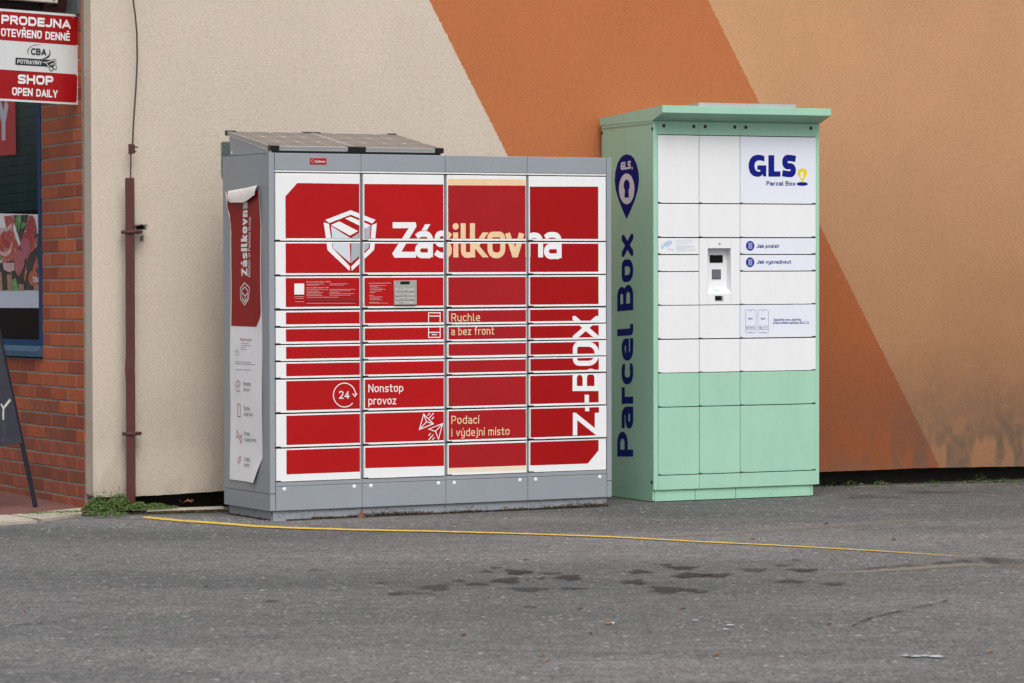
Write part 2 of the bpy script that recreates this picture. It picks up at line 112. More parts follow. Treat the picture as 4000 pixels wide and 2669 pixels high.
'sal': {"white":[[[1.8809,1.7242],[1.0051,1.7077],[1.0188,1.2529],[1.8958,1.2562]]],"dk":[[[1.5246,1.7121],[1.1902,1.7073],[1.3161,1.5638],[1.0086,1.5912],[1.0188,1.2529],[1.8958,1.2562],[1.8909,1.41],[1.4531,1.4724],[1.3615,1.5379]]],"ham":[[[1.6959,1.7095],[1.4907,1.7113],[1.4806,1.6741],[1.5158,1.6312],[1.4502,1.5662],[1.3844,1.5183],[1.4879,1.4393],[1.7279,1.4253],[1.8865,1.5467],[1.885,1.5945],[1.7217,1.6186],[1.6522,1.6375]]],"pink":[[[1.8831,1.6559],[1.7211,1.6389],[1.6523,1.6341],[1.526,1.6684],[1.5384,1.6351],[1.63,1.6167],[1.6877,1.6043],[1.885,1.5945]],[[1.8412,1.505],[1.6569,1.4887],[1.5762,1.5146],[1.5351,1.5576],[1.5243,1.5406],[1.5543,1.4873],[1.6463,1.4615],[1.7956,1.4771]],[[1.7279,1.4253],[1.4997,1.4244],[1.4898,1.3789],[1.6035,1.3682],[1.7061,1.3843]]],"ham2":[[[1.7919,1.5927],[1.6871,1.6213],[1.5966,1.5891],[1.5867,1.5417],[1.6332,1.5154],[1.7241,1.544]]],"sal":[[[1.1795,1.7004],[1.1247,1.7024],[1.071,1.678],[1.0398,1.6312],[1.0304,1.585],[1.0739,1.5793],[1.1086,1.5139],[1.2262,1.6087],[1.2473,1.6423]],[[1.2587,1.6292],[1.1925,1.6328],[1.1278,1.6001],[1.0965,1.5533],[1.1197,1.5075],[1.2515,1.5029]],[[1.2927,1.6033],[1.2263,1.607],[1.1612,1.5809],[1.1298,1.5341],[1.142,1.4913],[1.2636,1.4699],[1.3621,1.5179],[1.3497,1.5578]]],"sal2":[[[1.4526,1.4892],[1.3737,1.5031],[1.3072,1.4938],[1.275,1.46],[1.2876,1.4103],[1.3445,1.3642],[1.4066,1.3413],[1.4731,1.372],[1.4944,1.4125],[1.4818,1.456]],[[1.3386,1.5576],[1.2494,1.5726],[1.1949,1.555],[1.1741,1.515],[1.1753,1.4753],[1.2314,1.4395],[1.2861,1.4569],[1.3072,1.4938],[1.3568,1.5078]]],"grn":[[[1.4577,1.687],[1.4121,1.7094],[1.3785,1.7086],[1.4377,1.6062]],[[1.3897,1.7088],[1.3283,1.709],[1.393,1.602],[1.4095,1.6123]],[[1.3355,1.6575],[1.3019,1.6668],[1.2248,1.6551],[1.2806,1.6363],[1.3366,1.6209]],[[1.5426,1.3188],[1.4687,1.3318],[1.4139,1.2878],[1.4037,1.256],[1.5502,1.2566]],[[1.8185,1.4876],[1.7497,1.4629],[1.7737,1.436],[1.8203,1.4297]]],"brd":[[[1.2546,1.4033],[1.1644,1.4751],[1.0216,1.5191],[1.009,1.5781],[1.0965,1.5533],[1.1419,1.4946],[1.2095,1.436],[1.3009,1.3372],[1.2687,1.3037],[1.2335,1.3699]],[[1.1121,1.3985],[1.0233,1.46],[1.0148,1.3843],[1.1239,1.3689]],[[1.2125,1.3365],[1.1676,1.3693],[1.0801,1.3751],[1.0265,1.3549],[1.0173,1.3022],[1.0831,1.2762],[1.17,1.2899],[1.2131,1.3166]]],"wood":[[[1.7992,1.3648],[1.7525,1.3746],[1.7331,1.259],[1.8026,1.2575]],[[1.6383,1.3533],[1.5357,1.3558],[1.5558,1.2566],[1.6299,1.2569]],[[1.4025,1.2945],[1.3022,1.2939],[1.2923,1.2556],[1.3925,1.256]],[[1.1047,1.2829],[1.0177,1.289],[1.0187,1.2545],[1.0946,1.2548]]]},
'sal_t': ["CBA",[1.1149,1.3044],[0.9956,1.3037],[1.114,1.3341]],
'glassx': [0.8683,0.8779],
'sg_raw': [[0.0027,0.2505],[-0.0046,-0.2637]],
'frS': [[-2.4609,18.8256,2.5679],[0.6858,0.7277,-0.0108],[-0.7278,0.6858,0.0],[0.0074,0.0079,0.9999]],
's_out': [[-0.672,0.2492],[0.0036,0.2507],[-0.0043,-0.2621],[-0.6703,-0.2632]],
's_r1': [[-0.6396,0.2353],[-0.0194,0.2374],[-0.0068,0.228],[-0.0109,0.0848],[-0.024,0.0742],[-0.6391,0.075]],
's_r2': [[-0.6385,-0.0893],[-0.0259,-0.0901],[-0.0133,-0.1001],[-0.0162,-0.2412],[-0.0292,-0.2514],[-0.638,-0.2508]],
's_t1': [["PRODEJNA",[-0.5556,0.1654],[-0.063,0.1658],[-0.5545,0.2154]],["SHOP",[-0.4386,-0.1624],[-0.1868,-0.1594],[-0.4388,-0.1112]]],
's_t2': [["OTEVŘENO",[-0.5586,0.0952],[-0.2701,0.0971],[-0.558,0.1406]],["DENNĚ",[-0.2444,0.0962],[-0.0684,0.0972],[-0.244,0.1403]],["OPEN",[-0.4801,-0.2296],[-0.3341,-0.2286],[-0.479,-0.185]],["DAILY",[-0.3091,-0.2289],[-0.1568,-0.2291],[-0.308,-0.1864]]],
's_cba': ["CBA",[-0.3477,0.0031],[-0.2376,0.0045],[-0.3461,0.0415]],
's_pot': ["POTRAVINY",[-0.4433,-0.0501],[-0.2682,-0.0496],[-0.4429,-0.0266]],
's_arc': [[[-0.2648,0.0643],[-0.3109,0.0637],[-0.3492,0.0514],[-0.3707,0.0321],[-0.3732,0.0179],[-0.363,-0.0027],[-0.3669,0.0182],[-0.3618,0.0346],[-0.3415,0.0519],[-0.3058,0.0609]],[[-0.2172,0.0437],[-0.2081,0.031],[-0.2068,0.0169],[-0.2157,-0.0018],[-0.2363,-0.0131],[-0.2773,-0.0193],[-0.2466,-0.0076],[-0.2235,0.0058],[-0.2132,0.0206]]],
's_bar': [[-0.4555,-0.0176],[-0.2002,-0.0171],[-0.1821,-0.0273],[-0.2335,-0.0573],[-0.4567,-0.0579]],
's_cart': [[[-0.2593,-0.0364],[-0.2452,-0.0316],[-0.2026,-0.072],[-0.1948,-0.0685]],[[-0.2362,-0.0342],[-0.1796,-0.015],[-0.1718,-0.0166],[-0.1704,-0.051]],[[-0.2362,-0.0342],[-0.2078,-0.059],[-0.1704,-0.047]]],
's_wheel': [[-0.2013,-0.0689],[-0.1763,-0.0584]],
'frA': [[-2.5482,18.9079,2.5679],[0.6858,0.7277,-0.0108],[-0.7278,0.6858,0.0],[0.0074,0.0079,0.9999]],
'ac': [[-0.0547,0.3158],[-0.0588,0.4248],[-0.6146,0.3076]],
'cladding': [[0.4904,3.0165],[0.1542,2.9872],[0.1591,2.815],[0.524,2.8438],[2.243,2.9795],[2.2368,3.1689]],
'maroon': [[-0.013,0.4602],[0.1766,0.4737],[0.0791,0.3493],[0.0026,0.2813],[-0.0123,0.2803]],
'kerbs': [[[-2.9744,17.3912],[-3.0869,18.0514],[-2.7908,18.2245],[-2.5717,17.8422]],[[-2.7738,18.2241],[-2.4452,18.7226],[-2.3884,18.2869],[-2.4775,18.1068],[-2.5556,17.8946]],[[-2.0436,18.4447],[-2.071,18.6927],[-1.8637,18.7254],[-1.6565,18.8168],[-1.6204,18.6032]],[[2.1086,20.4333],[2.1158,20.5027],[3.4775,20.839],[3.4616,20.7435]]],
'seam': [[[1.4455,14.8654,0.1],[1.6121,14.9292,0.14],[1.7851,15.0345,0.14],[1.928,15.142,0.16],[2.1057,15.2503,0.2],[2.2732,15.2748,0.2],[2.4301,15.2287,0.2]],[[0.7703,16.87,0.1],[0.9198,16.953,0.16],[1.2633,17.1651,0.22],[1.6232,17.4654,0.25],[1.9473,17.682,0.22],[2.2387,17.8858,0.1]]],
'asph_edge': [[-2.9896,17.4803],[-2.7511,17.6934],[-2.5726,17.9838],[-2.4025,18.3945]],
'tile': [[-3.0808,18.0155],[-2.7753,18.1876],[-2.4426,18.7032]],
'line': [[-2.0369,18.1655,0.1266],[-2.0108,18.1468,0.1985],[-1.8126,17.9281,0.2025],[-1.5876,17.7482,0.1985],[-1.3645,17.538,0.2023],[-1.1521,17.4155,0.1828],[-0.8081,17.2912,0.1639],[-0.4026,17.1831,0.1375],[-0.0021,17.0444,0.1274],[0.5203,16.8111,0.1239],[0.8975,16.5422,0.12],[1.2663,16.3255,0.1096],[1.7381,15.9983,0.0982],[2.0735,15.7138,0.0812],[2.2426,15.6153,0.0668],[2.457,15.4379,0.0784]],
'stains': [[0.0268,14.9485,0.12,0.2353,1],[0.251,14.6787,0.1244,0.2647,0.8],[-0.0249,14.5558,0.1298,0.2603,0.8],[-0.0788,15.1621,0.0541,0.1008,0.6],[-0.1186,14.9763,0.0695,0.1181,0.6],[-0.1589,14.3979,0.122,0.1273,0.6],[-0.2361,14.5373,0.0648,0.1113,0.6],[-0.3344,14.2442,0.1397,0.2849,0.5],[0.0693,14.1582,0.1642,0.2111,0.6],[0.1653,14.8722,0.1061,0.1164,0.6],[0.1254,14.6696,0.0654,0.1133,0.5],[0.5791,14.9605,0.1067,0.1767,0.8],[0.7104,15.2839,0.0682,0.1025,0.7],[0.7803,15.1425,0.1486,0.2012,0.8],[0.8014,14.7736,0.1845,0.2298,0.9],[0.5377,14.4742,0.1162,0.2206,0.7],[0.6733,14.1343,0.1891,0.3156,0.7],[0.9161,14.771,0.1317,0.1915,0.8],[0.7952,14.0553,0.1003,0.1387,0.6],[1.101,15.0228,0.134,0.198,0.5],[1.3213,15.0054,0.1338,0.1778,0.8],[1.2189,14.4823,0.1421,0.1657,0.6],[1.3988,14.3641,0.1025,0.1449,0.6],[-0.9031,15.0558,0.0806,0.1193,0.4],[0.2624,14.1871,0.1265,0.106,0.6],[-0.4377,14.0058,0.1999,0.2066,0.35],[-0.5027,13.9964,0.0749,0.1376,0.4],[-0.5751,14.4525,0.0516,0.0733,0.6],[-1.0019,13.6815,0.0732,0.0822,0.6],[0.0666,13.438,0.0599,0.0793,0.5],[0.0643,15.5598,0.0361,0.0637,0.7],[1.3362,15.5168,0.0554,0.1056,0.5],[1.2536,15.2458,0.0816,0.102,0.5],[2.1278,19.5872,0.4542,0.3363,0.25],[2.5616,20.005,0.4639,0.2806,0.3]],
'cracks': [[[1.308,12.6934,0.02],[1.3455,12.8164,0.04],[1.3849,12.9265,0.07],[1.4366,13.0435,0.03],[1.5063,13.1622,0.04],[1.5766,13.2778,0.03],[1.6617,13.4116,0.03],[1.7196,13.5041,0.035],[1.8003,13.6312,0.05]],[[1.1354,12.9978,0.01],[1.1759,12.7699,0.03],[1.2088,12.7693,0.04],[1.2283,12.6315,0.05],[1.2757,12.5631,0.03],[1.3749,12.5804,0.01]],[[1.5168,14.9381,0.02],[1.6276,15.0725,0.06],[1.8056,15.2079,0.05],[1.9495,15.3108,0.06],[2.0953,15.4151,0.12],[2.1995,15.4489,0.25],[2.2966,15.4321,0.3],[2.3846,15.358,0.2],[2.4718,15.2845,0.1]],[[-1.9812,12.7268,0.03],[-1.9066,12.8129,0.06],[-1.8444,12.8559,0.05],[-1.7879,12.9441,0.04],[-1.7267,13.0792,0.03],[-1.6743,13.2174,0.01]]],
'white': [[0.7165,12.9041,0.02],[0.8038,12.792,0.012],[0.8414,12.7368,0.025],[0.8801,12.7016,0.01],[0.774,12.6645,0.01],[0.8128,12.5911,0.018],[0.9651,12.5641,0.014],[1.4092,11.7393,0.03],[1.4304,11.7264,0.035],[1.4697,11.7383,0.03],[1.5048,11.7167,0.04]],
'leaves': [[-1.3297,14.2848,0.0266,0],[-1.9654,13.2608,0.0185,0],[-1.4825,11.9421,0.0111,1],[-1.3429,11.932,0.0102,1],[-0.1057,13.7663,0.0299,0],[0.0668,14.5464,0.0271,0],[-0.1864,12.4141,0.0347,0],[0.2935,12.4521,0.0212,0],[0.1014,11.7531,0.0255,2],[0.1201,11.6037,0.0288,2],[0.6856,13.3268,0.0351,0],[0.2734,13.3459,0.0352,0],[1.2238,12.7541,0.0336,0],[0.727,11.7724,0.0402,2],[1.7179,11.8482,0.0331,2],[1.2108,16.6457,0.0387,0],[1.673,17.5948,0.0409,0],[-0.5302,16.6119,0.018,2],[-0.3098,13.7648,0.0128,2],[1.9212,16.6027,0.0361,0]],
'butt': [[0.3584,12.7995],[0.4199,12.8282],[-2.1219,18.6552],[-2.1044,18.6936]],
'weed': [[-2.4715,18.812],[-2.3978,18.4686],[-2.2501,18.3167],[-2.1158,18.3866],[-2.0256,18.6084],[-2.0938,18.8984],[-2.2273,19.0993]],
'weedc': [[-2.2795,18.6154]],
'weedr': [[1.9293,20.637],[1.976,20.7059],[2.1314,20.6541],[2.3047,20.6253],[2.6386,20.7324],[2.815,20.7268],[2.96,20.8411],[3.105,20.8365],[3.2412,20.8801]],
'ab': [[-2.7163,18.808,0.014],[0.4695,0.883,0.0],[0.883,-0.4695,0.0],0.254,0.3638,0.1],
'ab_edge': [[-0.0152,0.9659],[-0.0004,0.3749],[-0.2165,0.3712],[0.0072,-0.0005]],
'ab_y': [[-0.04,0.6299],[-0.1214,0.5828],[-0.1359,0.6093],[-0.1467,0.5157]],
'b_post': [[1.4509,2.3914],[1.4399,2.0761],[1.0045,1.7028],[1.018,1.2532],[1.0211,1.1509],[1.0268,0.9606],[1.2597,1.9218],[1.0317,1.4595]],
}
# ------------------------------------------------------------------ helpers
def rnd(a,b): return random.uniform(a,b)
class MB:
    """collects polygons, builds one mesh object"""
    def __init__(s): s.v=[]; s.f=[]; s.m=[]
    def add(s,vs,fs,mi=0):
        n=len(s.v); s.v+=[tuple(p) for p in vs]; s.f+=[tuple(i+n for i in f) for f in fs]; s.m+=[mi]*len(fs)
    def box(s,x0,x1,y0,y1,z0,z1,mi=0):
        s.add([(x0,y0,z0),(x1,y0,z0),(x1,y1,z0),(x0,y1,z0),(x0,y0,z1),(x1,y0,z1),(x1,y1,z1),(x0,y1,z1)],
              [(0,3,2,1),(4,5,6,7),(0,1,5,4),(1,2,6,5),(2,3,7,6),(3,0,4,7)],mi)
    def cbox(s,x0,x1,y0,y1,z0,z1,c=.0015,mi=0):
        """box whose front (y0) face has a chamfered rim"""
        v=[(x0+c,y0,z0+c),(x1-c,y0,z0+c),(x1-c,y0,z1-c),(x0+c,y0,z1-c),(x0,y0+c,z0),(x1,y0+c,z0),(x1,y0+c,z1),(x0,y0+c,z1),(x0,y1,z0),(x1,y1,z0),(x1,y1,z1),(x0,y1,z1)]
        f=[(0,1,2,3),(0,4,5,1),(1,5,6,2),(2,6,7,3),(3,7,4,0),(4,8,9,5),(5,9,10,6),(6,10,11,7),(7,11,8,4),(8,11,10,9)]
        s.add(v,f,mi)
    def prism(s,pts,to3,d0,d1,mi=0):
        """2-D outline extruded between depths d0 and d1; to3(a,c,d)->xyz"""
        n=len(pts); v=[to3(p[0],p[1],d0) for p in pts]+[to3(p[0],p[1],d1) for p in pts]
        tri=tessellate_polygon([[Vector((p[0],p[1],0)) for p in pts]])
        f=[tuple(t) for t in tri]+[tuple(n+i for i in reversed(t)) for t in tri]+[(i,(i+1)%n,n+(i+1)%n,n+i) for i in range(n)]
        s.add(v,f,mi)
    def cyl(s,p,ax,r,h,n=20,mi=0,r2=None,dome=0):
        p=Vector(p); ax=Vector(ax).normalized(); u=ax.orthogonal().normalized(); w=ax.cross(u); r2=r if r2 is None else r2
        v=[p+(u*math.cos(2*PI*i/n)+w*math.sin(2*PI*i/n))*r for i in range(n)]+[p+ax*h+(u*math.cos(2*PI*i/n)+w*math.sin(2*PI*i/n))*r2 for i in range(n)]
        f=[tuple(reversed(range(n))),]+[(i,(i+1)%n,n+(i+1)%n,n+i) for i in range(n)]
        if dome: v.append(p+ax*(h+dome)); f+=[(n+i,n+(i+1)%n,2*n) for i in range(n)]
        else: f.append(tuple(range(n,2*n)))
        s.add(v,f,mi)
    def tube(s,pts,r,n=8,mi=0):
        pts=[Vector(p) for p in pts]; rings=[]; 
        for i,p in enumerate(pts):
            t=(pts[min(i+1,len(pts)-1)]-pts[max(i-1,0)]).normalized(); u=t.cross(Vector((.31,.9,.05))).normalized(); w=t.cross(u)
            rr=r[i] if isinstance(r,(list,tuple)) else r
            rings.append([p+(u*math.cos(2*PI*k/n)+w*math.sin(2*PI*k/n))*rr for k in range(n)])
        v=[q for R_ in rings for q in R_]
        f=[(i*n+k,i*n+(k+1)%n,(i+1)*n+(k+1)%n,(i+1)*n+k) for i in range(len(pts)-1) for k in range(n)]+[tuple(reversed(range(n))),tuple((len(pts)-1)*n+k for k in range(n))]
        s.add(v,f,mi)
    def build(s,name,mats,parent=None,smooth=False,**kw):
        me=bpy.data.meshes.new(name); me.from_pydata(s.v,[],s.f)
        if not isinstance(mats,(list,tuple)): mats=[mats]
        for m in mats: me.materials.append(m)
        if len(mats)>1: me.polygons.foreach_set('material_index',s.m)
        if smooth: me.polygons.foreach_set('use_smooth',[True]*len(me.polygons))
        me.update(); o=bpy.data.objects.new(name,me); COL.objects.link(o)
        if parent is not None: o.parent=parent
        for k,val in kw.items(): o[k]=val
        return o
def empty(name,loc=(0,0,0),axes=None,rz=0,label=None,cat=None,group=None):
    o=bpy.data.objects.new(name,None); COL.objects.link(o); o.empty_display_size=.1
    if axes:
        M=Matrix([[axes[0][i],axes[1][i],axes[2][i],loc[i]] for i in range(3)]+[[0,0,0,1]]); o.matrix_world=M
    else: o.location=loc; o.rotation_euler=(0,0,rz)
    tag(o,label,cat,group); return o
def tag(o,label=None,cat=None,group=None,kind=None):
    if label: o['label']=label
    if cat: o['category']=cat
    if group: o['group']=group
    if kind: o['kind']=kind
    return o
# ------------------------------------------------------------------ 2-D lettering
def fillet(pts,n=6):
    out=[]
    for i,p in enumerate(pts):
        if len(p)>2 and p[2] and 0<i<len(pts)-1:
            a=Vector(pts[i-1][:2]); b=Vector(p[:2]); c=Vector(pts[i+1][:2])
            la=(a-b).length; lc=(c-b).length; d=min(p[2],la*.5,lc*.5)
            q0=b+(a-b)/la*d; q2=b+(c-b)/lc*d
            for k in range(n+1):
                t=k/n; w=.72; A=(1-t)**2; B=2*t*(1-t)*w; Cc=t*t; S=A+B+Cc
                out.append((q0*A+b*B+q2*Cc)/S)
        else: out.append(Vector(p[:2]))
    res=[out[0]]
    for q in out[1:]:
        if (q-res[-1]).length>1e-6: res.append(q)
    return res
def ribbon(pts,w,ext=0.0):
    """stroke of width w along a rounded polyline -> list of convex quads"""
    P=fillet(pts)
    if len(P)<2: return []
    closed=(P[0]-P[-1]).length<1e-5 and len(P)>3
    if closed: P=P[:-1]
    elif ext:
        e0,e1=ext if isinstance(ext,tuple) else (ext,ext)
        P=[P[0]+(P[0]-P[1]).normalized()*e0]+P[1:-1]+[P[-1]+(P[-1]-P[-2]).normalized()*e1]
    n=len(P); L=[];Rr=[]
    for i in range(n):
        a=P[i-1] if (i>0 or closed) else None; b=P[(i+1)%n] if (i<n-1 or closed) else None
        d1=(P[i]-a).normalized() if a is not None else None; d2=(b-P[i]).normalized() if b is not None else None
        if d1 is None: d1=d2
        if d2 is None: d2=d1
        n1=Vector((-d1.y,d1.x)); n2=Vector((-d2.y,d2.x)); m=n1+n2
        m=n1 if m.length<1e-4 else m.normalized(); k=max(m.dot(n1),.42)
        L.append(P[i]+m*(w/2/k)); Rr.append(P[i]-m*(w/2/k))
    rng=range(n) if closed else range(n-1)
    return [[L[i],Rr[i],Rr[(i+1)%n],L[(i+1)%n]] for i in rng]
def clip(poly,x0,x1,y0,y1):
    def half(p,f):
        out=[]
        for i in range(len(p)):
            a=p[i]; b=p[(i+1)%len(p)]; fa=f(a); fb=f(b)
            if fa>=0: out.append(a)
            if (fa>=0)!=(fb>=0): t=fa/(fa-fb); out.append((a[0]+(b[0]-a[0])*t,a[1]+(b[1]-a[1])*t))
        return out
    for f in (lambda q:q[0]-x0,lambda q:x1-q[0],lambda q:q[1]-y0,lambda q:y1-q[1]):
        poly=half(poly,f)
        if len(poly)<3: return None
    return poly
def tris(pts):
    return [[tuple(pts[i][:2]) for i in t] for t in tessellate_polygon([[Vector((p[0],p[1],0)) for p in pts]])]
X=.72
G={ # width, ymin, ymax, strokes
'A':(.72,0,1,[[(0,0),(.5,1),(1,0)],[(.17,.27),(.83,.27)]]),
'B':(.62,0,1,[[(0,0),(0,1),(.93,1,.25),(.93,.54,.22),(0,.54)],[(0,.54),(1,.54,.25),(1,0,.25),(0,0)]]),
'C':(.62,0,1,[[(1,.78),(1,1,.3),(0,1,.34),(0,0,.34),(1,0,.3),(1,.22)]]),
'D':(.66,0,1,[[(0,.5),(0,1),(1,1,.36),(1,0,.36),(0,0),(0,.5)]]),
'E':(.56,0,1,[[(1,1),(0,1),(0,0),(1,0)],[(0,.5),(.9,.5)]]),
'F':(.54,0,1,[[(1,1),(0,1),(0,0)],[(0,.5),(.9,.5)]]),
'G':(.66,0,1,[[(1,.78),(1,1,.3),(0,1,.34),(0,0,.34),(1,0,.3),(1,.48),(.55,.48)]]),
'H':(.66,0,1,[[(0,0),(0,1)],[(1,0),(1,1)],[(0,.5),(1,.5)]]),
'I':(.0,0,1,[[(.5,0),(.5,1)]]),
'J':(.5,0,1,[[(1,1),(1,0,.3),(0,0,.3),(0,.24)]]),
'L':(.52,0,1,[[(0,1),(0,0),(1,0)]]),
'N':(.66,0,1,[[(0,0),(0,1)],[(0,1),(1,0)],[(1,0),(1,1)]]),
'O':(.68,0,1,[[(.5,1),(1,1,.34),(1,0,.34),(0,0,.34),(0,1,.34),(.5,1)]]),
'P':(.6,0,1,[[(0,0),(0,1),(1,1,.28),(1,.42,.28),(0,.42)]]),
'R':(.62,0,1,[[(0,0),(0,1),(1,1,.26),(1,.46,.26),(0,.46)],[(.5,.46),(1,0)]]),
'S':(.6,0,1,[[(1,.76),(1,1,.26),(0,1,.26),(0,.54,.24),(1,.46,.24),(1,0,.26),(0,0,.26),(0,.24)]]),
'T':(.6,0,1,[[(0,1),(1,1)],[(.5,1),(.5,0)]]),
'V':(.68,0,1,[[(0,1),(.5,0),(1,1)]]),
'X':(.64,0,1,[[(0,0),(1,1)],[(0,1),(1,0)]]),
'Y':(.66,0,1,[[(0,1),(.5,.42)],[(1,1),(.5,.42)],[(.5,.42),(.5,0)]]),
'Z':(.6,0,1,[[(0,1),(1,1),(0,0),(1,0)]]),
'a':(.5,0,X,[[(.08,X),(1,X,.2),(1,0)],[(1,.4),(0,.4,.18),(0,0,.18),(1,0)]]),
'b':(.52,0,1,[[(0,1),(0,0),(1,0,.26),(1,X,.26),(0,X)]]),
'c':(.46,0,X,[[(1,.56),(1,X,.2),(0,X,.25),(0,0,.25),(1,0,.2),(1,.16)]]),
'd':(.52,0,1,[[(1,1),(1,0),(0,0,.26),(0,X,.26),(1,X)]]),
'e':(.5,0,X,[[(0,.36),(1,.36),(1,X,.25),(0,X,.25),(0,0,.25),(1,0,.1)]]),
'f':(.34,0,1,[[(1,1),(.35,1,.2),(.35,0)],[(0,X),(1,X)]]),
'h':(.5,0,1,[[(0,0),(0,1)],[(0,X),(1,X,.25),(1,0)]]),
'i':(.0,0,1,[[(.5,0),(.5,X)],[(.5,.95),(.5,.97)]]),
'j':(.16,-.27,1,[[(1,X),(1,-.27,.16),(0,-.27)],[(1,.95),(1,.97)]]),
'k':(.5,0,1,[[(0,0),(0,1)],[(.1,.3),(1,X)],[(.35,.42),(1,0)]]),
'l':(.14,0,1,[[(0,1),(0,0,.16),(1,0)]]),
'm':(.82,0,X,[[(0,0),(0,X)],[(0,X),(.5,X,.22),(.5,0)],[(.5,X),(1,X,.22),(1,0)]]),
'n':(.5,0,X,[[(0,0),(0,X)],[(0,X),(1,X,.25),(1,0)]]),
'o':(.52,0,X,[[(.5,X),(1,X,.26),(1,0,.26),(0,0,.26),(0,X,.26),(.5,X)]]),
'p':(.52,-.27,X,[[(0,-.27),(0,X),(1,X,.26),(1,0,.26),(0,0)]]),
'r':(.32,0,X,[[(0,0),(0,X)],[(0,X-.02),(1,X,.1)]]),
's':(.44,0,X,[[(1,.58),(1,X,.16),(0,X,.18),(0,.4,.16),(1,.32,.16),(1,0,.18),(0,0,.16),(0,.12)]]),
't':(.34,0,.95,[[(.35,.95),(.35,0,.2),(1,0)],[(0,X),(1,X)]]),
'u':(.5,0,X,[[(0,X),(0,0,.25),(1,0)],[(1,X),(1,0)]]),
'v':(.5,0,X,[[(0,X),(.5,0),(1,X)]]),
'x':(.5,0,X,[[(0,0),(1,X)],[(0,X),(1,0)]]),
'y':(.5,-.27,X,[[(0,X),(0,0,.25),(1,0)],[(1,X),(1,-.27,.2),(.1,-.27)]]),
'z':(.44,0,X,[[(0,X),(1,X),(0,0),(1,0)]]),
'2':(.54,0,1,[[(0,.76),(0,1,.26),(1,1,.26),(1,.55,.2),(0,0),(1,0)]]),
'4':(.6,0,1,[[(.72,0),(.72,1),(0,.26),(1,.26)]]),
'1':(.3,0,1,[[(0,.75),(1,1),(1,0)]]),'3':(.52,0,1,[[(0,1),(1,1,.2),(1,.5,.2),(.3,.5)],[(.3,.5),(1,.5,.2),(1,0,.2),(0,0)]]),
'5':(.52,0,1,[[(1,1),(0,1),(0,.58),(1,.58,.2),(1,0,.2),(0,0)]]),'6':(.52,0,1,[[(1,1),(0,1,.3),(0,0,.2),(1,0,.2),(1,.55,.2),(0,.55)]]),
'7':(.52,0,1,[[(0,1),(1,1),(.3,0)]]),'8':(.52,0,1,[[(.5,1),(1,1,.2),(1,0,.2),(0,0,.2),(0,1,.2),(.5,1)],[(0,.52),(1,.52)]]),
'9':(.52,0,1,[[(0,0),(1,0,.3),(1,1,.2),(0,1,.2),(0,.45,.2),(1,.45)]]),'0':(.54,0,1,[[(.5,1),(1,1,.27),(1,0,.27),(0,0,.27),(0,1,.27),(.5,1)]]),
'M':(.8,0,1,[[(0,0),(0,1)],[(0,1),(.5,.2)],[(.5,.2),(1,1)],[(1,0),(1,1)]]),'g':(.52,-.27,X,[[(1,X),(1,-.27,.2),(.1,-.27)],[(1,X),(0,X,.26),(0,0,.26),(1,0)]]),
'K':(.6,0,1,[[(0,0),(0,1)],[(.1,.4),(1,1)],[(.35,.55),(1,0)]]),'U':(.62,0,1,[[(0,1),(0,0,.34),(1,0,.34),(1,1)]]),
'-':(.3,0,1,[[(0,.45),(1,.45)]]),':':(.0,0,1,[[(.5,.1),(.5,.12)],[(.5,.6),(.5,.62)]]),'.':(.0,0,1,[[(.5,.0),(.5,.02)]]),
}
ACC={'á':('a','a'),'í':('i','a'),'ý':('y','a'),'ů':('u','c'),'ě':('e','c'),'ř':('r','c'),'ď':('d','c'),'ť':('t','p'),'é':('e','a'),'Ř':('R','C'),'Ě':('E','C'),'č':('c','c'),'ž':('z','c'),'š':('s','c'),'ú':('u','a'),'ó':('o','a')}
